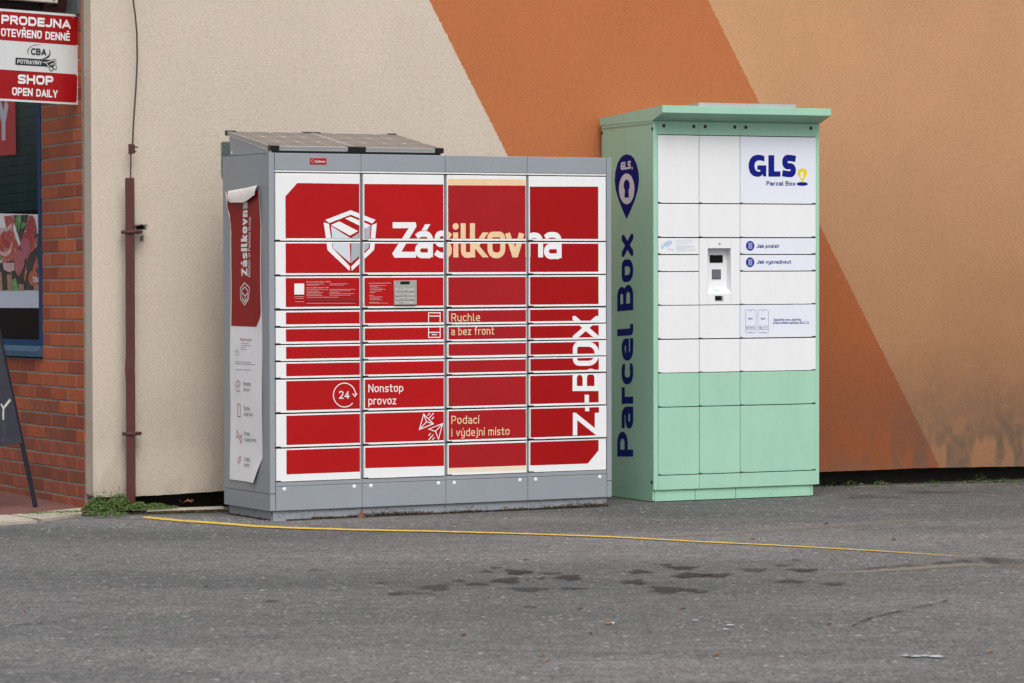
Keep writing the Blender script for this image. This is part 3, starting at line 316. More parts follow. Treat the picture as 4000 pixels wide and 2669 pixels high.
def text2d(s,p0,p1,pt,wt=.14,sp=.12):
    """stroke lettering mapped on the frame p0 (baseline start), p1 (baseline end), pt (cap height above p0)"""
    h=wt/2; p0=Vector(p0[:2]); ex=Vector(p1[:2])-p0; ey=Vector(pt[:2])-p0; ratio=ex.length/ey.length
    gl=[]
    for ch in s:
        if ch==' ': gl.append((None,.26)); continue
        b,ac=ACC.get(ch,(ch,None)); gl.append((b,ac,G[b]))
    fixed=sum(wt for g in gl if g[0] is not None); nat=sum((g[2][0] if g[0] is not None else g[1]) for g in gl)+sp*(len(gl)-1)
    k=max((ratio-fixed)/nat,.15)
    if k==.15: k=.15
    x=0; out=[]
    for g in gl:
        if g[0] is None: x+=(g[1]+sp)*k; continue
        w,y0,y1,st=g[2]; W=w*k+wt
        low=g[0].islower()
        def my(y):
            kn=[(-.27,-.27+h),(0,h),(X,X-h),(1,1-h)] if low else [(0,h),(1,1-h)]
            if y<=kn[0][0]: return kn[0][1]+(y-kn[0][0])
            for (a,A),(b,B) in zip(kn,kn[1:]):
                if y<=b: return A+(B-A)*(y-a)/(b-a)
            return kn[-1][1]
        for q in st:
            if low and g[0]=='i' and g[1]=='a' and q[0][1]>.8: continue
            pts=[(x+h+p[0]*(W-wt),my(p[1]))+((p[2]*min(1,.4+.6*k),) if len(p)>2 else ()) for p in q]
            def tex(i,j):
                p,p2=q[i],q[j]
                return 0 if (min(abs(p[1]-b_) for b_ in (0,1,X,-.27,.95))>.03 and abs(p[0]-p2[0])<.05) else h*1.2
            for quad in ribbon(pts,wt,(tex(0,1),tex(-1,-2))):
                c=clip([(v[0],v[1]) for v in quad],x-.002 if g[0]!='j' else x-.3,x+W+.002,y0,y1)
                if c: out.append(c)
        xm=x+W/2
        if g[1]=='a': out+=ribbon([(xm-.04,X+.1),(xm+.1,1.02)],wt*.85)
        if g[1]=='c': out+=ribbon([(xm-.15,1.04),(xm,X+.13),(xm+.15,1.04)],wt*.75)
        if g[1]=='C': out+=ribbon([(xm-.17,1.27),(xm,1.1),(xm+.17,1.27)],wt*.62)
        if g[1]=='p': out+=ribbon([(x+W+.02,1.08),(x+W-.0,.9)],wt*.8)
        x+=W+sp*k
    tot=x-sp*k
    return [[tuple(p0+ex*(v[0]/tot)+ey*v[1]) for v in q] for q in out]
def prints(name,parent,groups,to3,rect,mats,base=.0009,step=.000006,gap=None,**kw):
    """groups: list of (material index, list of convex 2-D polys); clipped to rect, laid just proud of the surface"""
    mb=MB(); k=0
    for gi,(mi,polys) in enumerate(groups):
        for p in polys:
            k+=1; c=clip([tuple(q[:2]) for q in p],*rect) if rect else [tuple(q[:2]) for q in p]
            if not c: continue
            d=base+step*(k%40)+(gi*45*step if gap is None else gi*gap)
            mb.add([to3(q[0],q[1],d) for q in c],[tuple(range(len(c)))],mi)
    if not mb.f: return None
    used=sorted(set(mb.m)); mp={m:i for i,m in enumerate(used)}; mb.m=[mp[m] for m in mb.m]
    return mb.build(name,[mats[m] for m in used],parent,**kw)
# ------------------------------------------------------------------ materials
MATS={}
def mat(name,col,rough=.5,metal=0,var=0,vscale=8,bump=0,bscale=200,spec=.5,dirt=None,coat=0,rand=0,vstretch=1):
    m=bpy.data.materials.new(name); m.use_nodes=True; nt=m.node_tree; b=nt.nodes['Principled BSDF']; N=nt.nodes.new; L=nt.links.new
    b.inputs['Base Color'].default_value=(*col,1); b.inputs['Roughness'].default_value=rough; b.inputs['Metallic'].default_value=metal
    b.inputs['Specular IOR Level'].default_value=spec; b.inputs['Coat Weight'].default_value=coat
    tc=N('ShaderNodeTexCoord'); src=None
    cur=None
    def mul(fac_socket,lo,hi):
        nonlocal cur
        mr=N('ShaderNodeMapRange'); mr.inputs['From Min'].default_value=.25; mr.inputs['From Max'].default_value=.75; mr.inputs['To Min'].default_value=lo; mr.inputs['To Max'].default_value=hi; L(fac_socket,mr.inputs['Value'])
        mx=N('ShaderNodeMix'); mx.data_type='RGBA'; mx.blend_type='MULTIPLY'; mx.inputs[0].default_value=1
        if cur is None: mx.inputs[6].default_value=(*col,1)
        else: L(cur,mx.inputs[6])
        L(mr.outputs[0],mx.inputs[7]); cur=mx.outputs[2]
    if var:
        mp=N('ShaderNodeMapping'); mp.inputs['Scale'].default_value=(1,1,vstretch); L(tc.outputs['Object'],mp.inputs[0])
        n=N('ShaderNodeTexNoise'); n.inputs['Scale'].default_value=vscale; n.inputs['Detail'].default_value=6; n.inputs['Roughness'].default_value=.65; L(mp.outputs[0],n.inputs['Vector']); mul(n.outputs[0],1-var,1+var)
        mr=N('ShaderNodeMapRange'); mr.inputs['To Min'].default_value=rough-.08; mr.inputs['To Max'].default_value=rough+.1; L(n.outputs[0],mr.inputs['Value']); L(mr.outputs[0],b.inputs['Roughness'])
    if rand:
        oi=N('ShaderNodeObjectInfo'); mr=N('ShaderNodeMapRange'); mr.inputs['To Min'].default_value=1-rand; mr.inputs['To Max'].default_value=1+rand; L(oi.outputs['Random'],mr.inputs['Value'])
        mx=N('ShaderNodeMix'); mx.data_type='RGBA'; mx.blend_type='MULTIPLY'; mx.inputs[0].default_value=1
        if cur is None: mx.inputs[6].default_value=(*col,1)
        else: L(cur,mx.inputs[6])
        L(mr.outputs[0],mx.inputs[7]); cur=mx.outputs[2]
    if dirt: # (colour, scale, threshold, softness, strength)
        n=N('ShaderNodeTexNoise'); n.inputs['Scale'].default_value=dirt[1]; n.inputs['Detail'].default_value=8; n.inputs['Roughness'].default_value=.7; L(tc.outputs['Object'],n.inputs['Vector'])
        mr=N('ShaderNodeMapRange'); mr.inputs['From Min'].default_value=dirt[2]; mr.inputs['From Max'].default_value=dirt[2]+dirt[3]; mr.inputs['To Max'].default_value=dirt[4]; L(n.outputs[0],mr.inputs['Value'])
        mx=N('ShaderNodeMix'); mx.data_type='RGBA'; L(mr.outputs[0],mx.inputs[0])
        if cur is None: mx.inputs[6].default_value=(*col,1)
        else: L(cur,mx.inputs[6])
        mx.inputs[7].default_value=(*dirt[0],1); cur=mx.outputs[2]
    if cur is not None: L(cur,b.inputs['Base Color'])
    if bump:
        n=N('ShaderNodeTexNoise'); n.inputs['Scale'].default_value=bscale; n.inputs['Detail'].default_value=4; L(tc.outputs['Object'],n.inputs['Vector'])
        bp=N('ShaderNodeBump'); bp.inputs['Strength'].default_value=.6; bp.inputs['Distance'].default_value=bump; L(n.outputs[0],bp.inputs['Height']); L(bp.outputs[0],b.inputs['Normal'])
    MATS[name]=m; return m
DK=(.03,.025,.02)
grey=mat('grey_paint',(.27,.295,.325),.42,var=.05,vscale=3,bump=.0004,bscale=900,dirt=((.12,.11,.1),14,.62,.08,.35))
greyside=grey
carc=mat('carcass_grey',(.17,.185,.2),.5,var=.08)
plin=mat('plinth_grey',(.26,.28,.31),.55,var=.08,vscale=9,dirt=((.06,.045,.03),38,.6,.05,.8))
whitep=mat('white_door_paint',(.76,.77,.79),.34,var=.03,vscale=4,dirt=((.42,.40,.36),9,.66,.1,.35))
lipm=mat('door_lip',(.8,.8,.79),.3,var=.05,vscale=20,dirt=((.3,.22,.14),25,.64,.06,.6))
red=[mat('red_film',(.385,.006,.008),.36,var=.05,vscale=3,spec=.22,vstretch=.6),mat('red_film_bright',(.41,.006,.008),.36,var=.05,vscale=3,spec=.22),mat('red_film_faded',(.34,.010,.014),.4,var=.06,vscale=3,spec=.22),mat('red_film_deep',(.325,.0035,.005),.36,var=.05,vscale=3,spec=.22)]
cream=mat('cream_film',(.78,.55,.33),.42,var=.08,vscale=26,dirt=((.6,.36,.18),90,.6,.05,.5))
creamp=mat('pale_cream_film',(.76,.66,.5),.42,var=.08,vscale=12)
ink_w=mat('white_print',(.78,.78,.8),.4); ink_l=mat('light_grey_print',(.58,.63,.68),.4); ink_d=mat('mid_grey_print',(.36,.4,.45),.4)
ink_r=mat('red_print',(.36,.02,.02),.4); ink_k=mat('black_print',(.025,.025,.03),.45); ink_dr=mat('dark_red_print',(.25,.004,.006),.4)
navy=mat('navy_print',(.003,.009,.20),.4,spec=.2); navyd=mat('navy_side_print',(.0,.009,.15),.5,spec=.08); yel=mat('yellow_print',(.75,.6,.02),.4,spec=.2); ltb=mat('light_blue_print',(.42,.55,.75),.4); pgrey=mat('pale_grey_print',(.5,.5,.55),.4); faint=mat('faint_blue_print',(.6,.66,.76),.4)
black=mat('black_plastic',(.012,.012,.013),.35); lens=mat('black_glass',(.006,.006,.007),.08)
boltm=mat('white_cap',(.74,.75,.76),.3)
alu=mat('brushed_aluminium',(.55,.56,.57),.35,metal=.55,var=.05)
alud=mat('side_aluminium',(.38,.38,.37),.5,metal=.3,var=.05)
green=mat('mint_paint',(.33,.57,.435),.38,var=.06,vscale=6,vstretch=.3,dirt=((.2,.3,.22),7,.6,.25,.3),bump=.0003,bscale=900)
greenp=mat('mint_plinth',(.315,.57,.42),.45,var=.05,vscale=9,dirt=((.06,.08,.05),60,.63,.04,.75))
gwhite=mat('white_gls_door',(.76,.77,.79),.33,var=.03,vscale=7,vstretch=.3,dirt=((.5,.48,.44),6,.64,.25,.25))
gwhite2=mat('white_sticker_door',(.72,.745,.83),.33,var=.02,vscale=3)
pipe=mat('red_brown_paint',(.088,.023,.02),.45,var=.15,vscale=14,bump=.001,bscale=60)
rust=mat('dark_brown_paint',(.07,.02,.017),.6,var=.2,vscale=30)
wirem=mat('cable_steel',(.06,.055,.04),.55,var=.3,vscale=40)
brickm=[mat('brick_a',(.39,.09,.034),.75,var=.16,vscale=9,bump=.002,bscale=70,rand=.16,dirt=((.2,.1,.07),16,.62,.1,.5)),mat('brick_b',(.32,.066,.030),.75,var=.18,vscale=7,bump=.002,bscale=70,rand=.16),mat('brick_c',(.43,.105,.036),.75,var=.14,vscale=9,bump=.002,bscale=70,rand=.12,dirt=((.5,.4,.33),30,.7,.04,.6))]
brickm.append(mat('brick_shade_grime',(.30,.075,.036),.8,var=.25,vscale=7,bump=.002,bscale=70,rand=.2,dirt=((.10,.07,.055),10,.5,.15,.6)))  # low bricks: chalkboard's shade and some grime put into the colour
mortar=mat('mortar',(.26,.24,.21),.95,var=.25,vscale=25,bump=.004,bscale=120)
bluef=mat('blue_frame_paint',(.006,.05,.15),.55,spec=.25,var=.15,vscale=12,dirt=((.12,.16,.2),22,.6,.1,.4))
sillm=mat('blue_sill_paint',(.03,.085,.16),.55,var=.2,vscale=12,dirt=((.2,.2,.2),18,.55,.15,.6))
chalk=mat('chalkboard',(.034,.041,.06),.6,var=.3,vscale=6,dirt=((.12,.13,.16),9,.58,.12,.7))
chalkw=mat('chalk',(.5,.5,.5),.95,var=.3,vscale=80)
boardleg=mat('board_frame',(.014,.018,.026),.5,var=.2)
kerbm=mat('kerb_stone',(.40,.355,.29),.9,var=.16,vscale=18,bump=.003,bscale=90,dirt=((.12,.11,.08),9,.6,.1,.7))
tilem=mat('red_paving',(.145,.058,.048),.85,var=.22,vscale=7,bump=.002,bscale=90,dirt=((.09,.08,.07),12,.55,.15,.7))
soil=mat('soil',(.03,.024,.018),1,var=.4,vscale=20,bump=.01,bscale=60)
dark=mat('dark_concrete',(.035,.03,.028),.95,var=.3,vscale=6)
leafm=[mat('weed_green',(.075,.15,.03),.6,var=.5,vscale=45),mat('weed_olive',(.15,.18,.04),.6,var=.4,vscale=45),mat('weed_dark',(.022,.055,.012),.6,var=.4,vscale=45)]
litter=[mat('litter_brown',(.075,.036,.018),.9,var=.5,vscale=60),mat('litter_dark',(.03,.022,.014),.95,var=.4,vscale=60),mat('litter_moss',(.07,.07,.022),.95,var=.4,vscale=60)]
dryl=[mat('dry_leaf',(.13,.055,.03),.8,var=.4,vscale=80),mat('dark_bit',(.03,.02,.015),.8,var=.3,vscale=80),mat('tan_leaf',(.27,.12,.045),.8,var=.3,vscale=80)]
signw=mat('sign_white',(.62,.64,.64),.28,var=.03,vscale=5); signr=mat('sign_red',(.33,.006,.009),.22,var=.12,vscale=4); signk=mat('sign_black',(.012,.02,.022),.4)
slate=mat('slate_cladding',(.1,.12,.125),.5,var=.35,vscale=14,dirt=((.25,.27,.28),20,.62,.1,.5)); maroon=mat('maroon_paint',(.035,.008,.007),.5); soff=mat('dark_soffit',(.015,.01,.009),.8,var=.3)
acm=mat('unit_white',(.62,.55,.5),.4,var=.06,vscale=9,dirt=((.2,.15,.12),12,.62,.1,.5))
gravel=[mat('chip_white',(.36,.36,.34),.8),mat('chip_grey',(.2,.2,.2),.8)]
room=mat('interior_reflections',(.012,.013,.013),.9,dirt=((.30,.34,.36),1.6,.46,.12,.9)); blind=mat('teal_blind',(.035,.105,.115),.5,var=.3,vscale=3)  # interior's grey blotches are painted stand-ins for reflections in the window pane
def glass(name,tint=(.75,.85,.85)):
    m=bpy.data.materials.new(name); m.use_nodes=True; nt=m.node_tree; nt.nodes.clear(); N=nt.nodes.new; L=nt.links.new
    o=N('ShaderNodeOutputMaterial'); mx=N('ShaderNodeMixShader'); t=N('ShaderNodeBsdfTransparent'); t.inputs[0].default_value=(*tint,1); g=N('ShaderNodeBsdfGlossy'); g.inputs['Roughness'].default_value=.03; fr=N('ShaderNodeFresnel'); fr.inputs[0].default_value=1.45
    L(fr.outputs[0],mx.inputs[0]); L(t.outputs[0],mx.inputs[1]); L(g.outputs[0],mx.inputs[2]); L(mx.outputs[0],o.inputs[0]); return m
pane=glass('window_glass')
def solar_mat():
    m=mat('solar_cells',(.10,.095,.09),.38,coat=.1); nt=m.node_tree; b=nt.nodes['Principled BSDF']; N=nt.nodes.new; L=nt.links.new
    tc=N('ShaderNodeTexCoord'); sp=N('ShaderNodeSeparateXYZ'); L(tc.outputs['UV'],sp.inputs[0]); prev=None
    def line(sock,per,wd):
        a=N('ShaderNodeMath'); a.operation='MULTIPLY'; a.inputs[1].default_value=per; L(sock,a.inputs[0])
        f=N('ShaderNodeMath'); f.operation='FRACT'; L(a.outputs[0],f.inputs[0])
        s=N('ShaderNodeMath'); s.operation='SUBTRACT'; s.inputs[1].default_value=.5; L(f.outputs[0],s.inputs[0])
        ab=N('ShaderNodeMath'); ab.operation='ABSOLUTE'; L(s.outputs[0],ab.inputs[0])
        g=N('ShaderNodeMath'); g.operation='GREATER_THAN'; g.inputs[1].default_value=.5-wd; L(ab.outputs[0],g.inputs[0]); return g.outputs[0]
    g1=line(sp.outputs[0],4,.03); g2=line(sp.outputs[1],3.,.02); g3=line(sp.outputs[0],12,.07)
    ad=N('ShaderNodeMath'); ad.operation='MAXIMUM'; L(g1,ad.inputs[0]); L(g2,ad.inputs[1])
    m3=N('ShaderNodeMath'); m3.operation='MULTIPLY'; m3.inputs[1].default_value=.4; L(g3,m3.inputs[0])
    ad2=N('ShaderNodeMath'); ad2.operation='MAXIMUM'; L(ad.outputs[0],ad2.inputs[0]); L(m3.outputs[0],ad2.inputs[1])
    mx=N('ShaderNodeMix'); mx.data_type='RGBA'; L(ad2.outputs[0],mx.inputs[0]); mx.inputs[6].default_value=(.115,.10,.09,1); mx.inputs[7].default_value=(.36,.33,.3,1); 
    # white diamond where four cells meet
    d1=line(sp.outputs[0],4,.065); d2=line(sp.outputs[1],3.,.045); mu=N('ShaderNodeMath'); mu.operation='MULTIPLY'; L(d1,mu.inputs[0]); L(d2,mu.inputs[1])
    m2=N('ShaderNodeMix'); m2.data_type='RGBA'; L(mu.outputs[0],m2.inputs[0]); L(mx.outputs[2],m2.inputs[6]); m2.inputs[7].default_value=(.75,.72,.66,1); L(m2.outputs[2],b.inputs['Base Color']); return m
solarm=solar_mat()
def wall_mat():
    m=bpy.data.materials.new('rendered_wall'); m.use_nodes=True; nt=m.node_tree; b=nt.nodes['Principled BSDF']; N=nt.nodes.new; L=nt.links.new
    b.inputs['Roughness'].default_value=.92; b.inputs['Specular IOR Level'].default_value=.25
    tc=N('ShaderNodeTexCoord'); sp=N('ShaderNodeSeparateXYZ'); L(tc.outputs['Object'],sp.inputs[0])
    def M(op,a,b_=None,c=None):
        n=N('ShaderNodeMath'); n.operation=op
        for i,v in enumerate((a,b_,c)):
            if v is None: continue
            if isinstance(v,(int,float)): n.inputs[i].default_value=v
            else: L(v,n.inputs[i])
        return n.outputs[0]
    def noise(sc,det=4,vec=None,rough=.6):
        n=N('ShaderNodeTexNoise'); n.inputs['Scale'].default_value=sc; n.inputs['Detail'].default_value=det; n.inputs['Roughness'].default_value=rough; L(vec or tc.outputs['Object'],n.inputs['Vector']); return n.outputs[0]
    def mix(f,a,b_,bt='MIX'):
        n=N('ShaderNodeMix'); n.data_type='RGBA'; n.blend_type=bt
        if isinstance(f,(int,float)): n.inputs[0].default_value=f
        else: L(f,n.inputs[0])
        for i,v in ((6,a),(7,b_)):
            if isinstance(v,tuple): n.inputs[i].default_value=(*v,1)
            else: L(v,n.inputs[i])
        return n.outputs[2]
    def step(v,lo,hi,a=0,b_=1):
        n=N('ShaderNodeMapRange'); n.interpolation_type='SMOOTHSTEP'; n.inputs['From Min'].default_value=lo; n.inputs['From Max'].default_value=hi; n.inputs['To Min'].default_value=a; n.inputs['To Max'].default_value=b_; L(v,n.inputs['Value']); return n.outputs[0]
    x=sp.outputs[0]; z=sp.outputs[2]; edge=noise(60,3)
    def band(p,q): # signed distance right of the painted line p->q
        k=(q[0]-p[0])/(q[1]-p[1]); t=M('SUBTRACT',M('SUBTRACT',x,p[0]),M('MULTIPLY',M('SUBTRACT',z,p[1]),k))
        return step(M('ADD',t,M('MULTIPLY',M('SUBTRACT',edge,.5),.03)),-.003,.003)
    c=mix(band(*D['w_l1']),(.60,.52,.44),(.475,.158,.060))
    c=mix(band(D['w_l2'][0],D['w_l2'][3]),c,(.565,.315,.168))
    # tonal mottling and grain of the float-finished render
    c=mix(step(noise(1.1,5),.3,.7,.0,1),c,mix(1,c,(.93,.93,.925),'MULTIPLY'))
    c=mix(step(noise(150,3),.35,.65),mix(1,c,(.85,.84,.83),'MULTIPLY'),mix(1,c,(1.08,1.08,1.08),'MULTIPLY')); c=mix(step(noise(34,3),.4,.7,0,.8),c,mix(1,c,(.92,.915,.91),'MULTIPLY'))
    # grime along the foot of the wall, washed off in upright lobes
    mp=N('ShaderNodeMapping'); mp.inputs['Scale'].default_value=(1,1,.36); L(tc.outputs['Object'],mp.inputs[0])
    lobes=noise(5.2,2,mp.outputs[0]); cloud=noise(3.2,6)
    hz=M('ADD',z,M('MULTIPLY',M('SUBTRACT',cloud,.5),.5))
    hi=step(hz,.1,1.0,1,0); xr=step(x,4.6,6.0); low=step(z,.22,.5,1,0)
    wash=M('MULTIPLY',low,step(lobes,.43,.53)); g=M('MULTIPLY',hi,M('SUBTRACT',1,M('MULTIPLY',wash,.8)))
    g=M('MULTIPLY',g,M('ADD',.22,M('MULTIPLY',xr,.6))); g=M('MULTIPLY',g,step(noise(14,6),.25,.6,.55,1))
    far=M('MULTIPLY',step(x,3.6,4.8),step(M('ADD',z,M('MULTIPLY',M('SUBTRACT',noise(.9,4),.5),1.2)),.0,3.0,.85,.10)); c=mix(far,c,mix(1,c,(.52,.44,.41),'MULTIPLY')); c=mix(g,c,(.085,.07,.055))  # far: right-hand wall colour darkens broadly towards the ground
    c=mix(M('MULTIPLY',step(hz,.0,.22,1,0),.3),c,(.17,.12,.085))
    L(c,b.inputs['Base Color'])
    n1=noise(150,3); n2=noise(40,3); h=M('ADD',M('MULTIPLY',n1,.7),M('MULTIPLY',n2,.5)); bp=N('ShaderNodeBump'); bp.inputs['Strength'].default_value=.75; bp.inputs['Distance'].default_value=.0055; L(h,bp.inputs['Height']); L(bp.outputs[0],b.inputs['Normal']); return m
wallm=wall_mat()
def asphalt_mat():
    m=bpy.data.materials.new('asphalt'); m.use_nodes=True; nt=m.node_tree; b=nt.nodes['Principled BSDF']; N=nt.nodes.new; L=nt.links.new
    b.inputs['Specular IOR Level'].default_value=.3
    tc=N('ShaderNodeTexCoord')
    def noise(sc,det=4,rough=.6,vec=None):
        n=N('ShaderNodeTexNoise'); n.inputs['Scale'].default_value=sc; n.inputs['Detail'].default_value=det; n.inputs['Roughness'].default_value=rough; L(vec or tc.outputs['Object'],n.inputs['Vector']); return n.outputs[0]
    def step(v,lo,hi,a=0,b_=1):
        n=N('ShaderNodeMapRange'); n.interpolation_type='SMOOTHSTEP'; n.inputs['From Min'].default_value=lo; n.inputs['From Max'].default_value=hi; n.inputs['To Min'].default_value=a; n.inputs['To Max'].default_value=b_; L(v,n.inputs['Value']); return n.outputs[0]
    def mix(f,a,b_,bt='MIX'):
        n=N('ShaderNodeMix'); n.data_type='RGBA'; n.blend_type=bt
        if isinstance(f,(int,float)): n.inputs[0].default_value=f
        else: L(f,n.inputs[0])
        for i,v in ((6,a),(7,b_)):
            if isinstance(v,tuple): n.inputs[i].default_value=(*v,1)
            else: L(v,n.inputs[i])
        return n.outputs[2]
    mp=N('ShaderNodeMapping'); mp.inputs['Scale'].default_value=(.35,1,1); mp.inputs['Rotation'].default_value=(0,0,.2); L(tc.outputs['Object'],mp.inputs[0])
    c=mix(step(noise(.5,6,.6,mp.outputs[0]),.33,.67),(.100,.107,.110),(.162,.163,.166))
    sx0=N('ShaderNodeSeparateXYZ'); L(tc.outputs['Object'],sx0.inputs[0])
    def M(op,a,b_):
        n=N('ShaderNodeMath'); n.operation=op
        for i,v in enumerate((a,b_)):
            if isinstance(v,(int,float)): n.inputs[i].default_value=v
            else: L(v,n.inputs[i])
        return n.outputs[0]
    # asphalt colour darkened towards the building, most at the right
    dist=M('ADD',M('SUBTRACT',M('MULTIPLY',sx0.outputs[1],math.cos(.42)),M('MULTIPLY',sx0.outputs[0],math.sin(.42))),-17.955)
    dist=M('ADD',dist,M('MULTIPLY',M('SUBTRACT',noise(.8,4),.5),2.2))
    c=mix(M('MULTIPLY',step(dist,-3.6,-.2,0,1),step(sx0.outputs[0],-2.2,1.2,.35,1)),c,mix(1,c,(.56,.58,.58),'MULTIPLY'))
    c=mix(step(noise(1.6,5,.6,mp.outputs[0]),.35,.7,0,.75),c,mix(1,c,(.80,.82,.83),'MULTIPLY'))
    c=mix(step(noise(4,5,.65),.3,.7,0,.5),c,mix(1,c,(.82,.80,.79),'MULTIPLY'))
    c=mix(step(noise(11,5,.7),.3,.7),mix(1,c,(.80,.80,.80),'MULTIPLY'),mix(1,c,(1.16,1.15,1.13),'MULTIPLY'))
    c=mix(step(noise(26,4,.75),.32,.68),mix(1,c,(.72,.72,.73),'MULTIPLY'),mix(1,c,(1.24,1.23,1.21),'MULTIPLY'))
    mp2=N('ShaderNodeMapping'); mp2.inputs['Scale'].default_value=(.22,1,1); mp2.inputs['Rotation'].default_value=(0,0,-.12); L(tc.outputs['Object'],mp2.inputs[0])
    c=mix(step(noise(1.1,5,.65,mp2.outputs[0]),.48,.66),c,mix(1,c,(1.22,1.19,1.18),'MULTIPLY')); c=mix(step(noise(2.3,5,.7,mp2.outputs[0]),.55,.75,0,.8),c,mix(1,c,(.78,.79,.80),'MULTIPLY'))
    c=mix(step(noise(70,2,.6),.3,.7),mix(1,c,(.5,.5,.52),'MULTIPLY'),mix(1,c,(1.6,1.57,1.53),'MULTIPLY'))
    def specks(sc,thr,col):
        v=N('ShaderNodeTexVoronoi'); v.inputs['Scale'].default_value=sc; L(tc.outputs['Object'],v.inputs['Vector'])
        sx=N('ShaderNodeSeparateColor'); L(v.outputs['Color'],sx.inputs[0]); a=step(sx.outputs[0],thr,thr+.01); d=step(v.outputs['Distance'],.18,.38,1,0)
        mu=N('ShaderNodeMath'); mu.operation='MULTIPLY'; L(a,mu.inputs[0]); L(d,mu.inputs[1]); nonlocal c; c=mix(mu.outputs[0],c,col)
    specks(26,.95,(.36,.36,.34)); specks(30,.94,(.035,.035,.036)); specks(48,.94,(.38,.38,.36)); specks(60,.93,(.03,.03,.032)); specks(40,.975,(.3,.2,.16))
    L(c,b.inputs['Base Color']); r=step(noise(6,4),.3,.7,.8,.95); L(r,b.inputs['Roughness'])
    v=N('ShaderNodeTexVoronoi'); v.inputs['Scale'].default_value=85; L(tc.outputs['Object'],v.inputs['Vector'])
    ad=N('ShaderNodeMath'); ad.operation='ADD'; L(v.outputs['Distance'],ad.inputs[0]); L(noise(30,4),ad.inputs[1])
    bp=N('ShaderNodeBump'); bp.inputs['Strength'].default_value=.7; bp.inputs['Distance'].default_value=.006; bp.invert=True; L(ad.outputs[0],bp.inputs['Height']); L(bp.outputs[0],b.inputs['Normal']); return m
asph=asphalt_mat()
def soft_mat(name,col,edge=.45,grain=30,strength=1.0,rough=.9):
    """thin film on the ground, coverage from the mesh's UV (0..1 across) broken up by noise"""
    m=bpy.data.materials.new(name); m.use_nodes=True; nt=m.node_tree; b=nt.nodes['Principled BSDF']; N=nt.nodes.new; L=nt.links.new
    b.inputs['Base Color'].default_value=(*col,1); b.inputs['Roughness'].default_value=rough; b.inputs['Specular IOR Level'].default_value=.2
    tc=N('ShaderNodeTexCoord'); sp=N('ShaderNodeSeparateXYZ'); L(tc.outputs['UV'],sp.inputs[0])
    n=N('ShaderNodeTexNoise'); n.inputs['Scale'].default_value=grain; n.inputs['Detail'].default_value=5; L(tc.outputs['Object'],n.inputs['Vector'])
    a=N('ShaderNodeMath'); a.operation='MULTIPLY_ADD'; L(n.outputs[0],a.inputs[0]); a.inputs[1].default_value=1.1; L(sp.outputs[0],a.inputs[2])
    mr=N('ShaderNodeMapRange'); mr.interpolation_type='SMOOTHSTEP'; mr.inputs['From Min'].default_value=1.55; mr.inputs['From Max'].default_value=1.55-edge; mr.inputs['To Min'].default_value=0; L(a.outputs[0],mr.inputs['Value'])
    mu=N('ShaderNodeMath'); mu.operation='MULTIPLY'; L(mr.outputs[0],mu.inputs[0]); L(sp.outputs[1],mu.inputs[1])
    m2=N('ShaderNodeMath'); m2.operation='MULTIPLY'; m2.inputs[1].default_value=strength; L(mu.outputs[0],m2.inputs[0]); L(m2.outputs[0],b.inputs['Alpha']); return m
stainm=soft_mat('oil_stain',(.045,.04,.034),edge=.5,grain=20,strength=.85); crackm=soft_mat('crack_dirt',(.022,.017,.013),edge=.3,grain=60); linem=soft_mat('yellow_line_paint',(.64,.44,.07),edge=.8,grain=26,strength=.92,rough=.8); whitem=soft_mat('white_paint_spot',(.42,.44,.47),edge=.2,grain=60)
def set_uv(o,uvs): # per-vertex uvs
    me=o.data; l=me.uv_layers.new(name='UVMap'); 
    for lp in me.loops: l.data[lp.index].uv=uvs[lp.vertex_index]
# ================================================================== GROUND
mb=MB(); e=D['asph_edge']
mb.add([(-300,-300,0),(300,-300,0),(300,300,0),(-300,300,0)],[(0,1,2,3)])
tag(mb.build('asphalt_yard',asph),kind='structure')
mb=MB(); uv=[]
for x,y,w,hh,a in D['stains']:
    n=len(mb.v); mb.v.append((x,y,.004)); uv.append((0,a)); K=20
    ph=random.uniform(0,6); jr=[1+.22*math.sin(3*2*PI*k/K+ph)+.15*math.sin(5*2*PI*k/K+2*ph) for k in range(K)]
    for r_,u in ((.55,.4),(1.15,1.0)):
        for k in range(K): mb.v.append((x+math.cos(2*PI*k/K)*w/2*r_*jr[k],y+math.sin(2*PI*k/K)*hh/2*r_*jr[k],.004)); uv.append((u,a))
    for k in range(K):
        k2=(k+1)%K; mb.f.append((n,n+1+k,n+1+k2)); mb.f.append((n+1+k,n+1+K+k,n+1+K+k2,n+1+k2)); mb.m+=[0,0]
o=tag(mb.build('oil_stains',stainm),kind='stuff',label='dark round stains dotting the asphalt'); set_uv(o,uv)
def strip(name,pts,z,m,alpha=1,**kw):
    mb=MB(); uv=[]; P=[]
    for i in range(len(pts)-1):
        for t in (0,.25,.5,.75): P.append([pts[i][j]+(pts[i+1][j]-pts[i][j])*t for j in range(3)])
    P.append(list(pts[-1]))
    for i,p in enumerate(P):
        for k,u in ((-.62,1),(0,.0),(.62,1)):
            al=min(1,alpha); mb.v.append((p[0]+kw.get('jx',0)*random.uniform(-1,1),p[1]+k*p[2]+kw.get('jy',0)*(random.uniform(-1,1)),z)); uv.append((u,al if 'fade' not in kw else al*kw['fade'](i/len(P))))
        if i: n=3*i; mb.f+=[(n-3,n,n+1,n-2),(n-2,n+1,n+2,n-1)]; mb.m+=[0,0]
    o=mb.build(name,m); set_uv(o,uv); return o
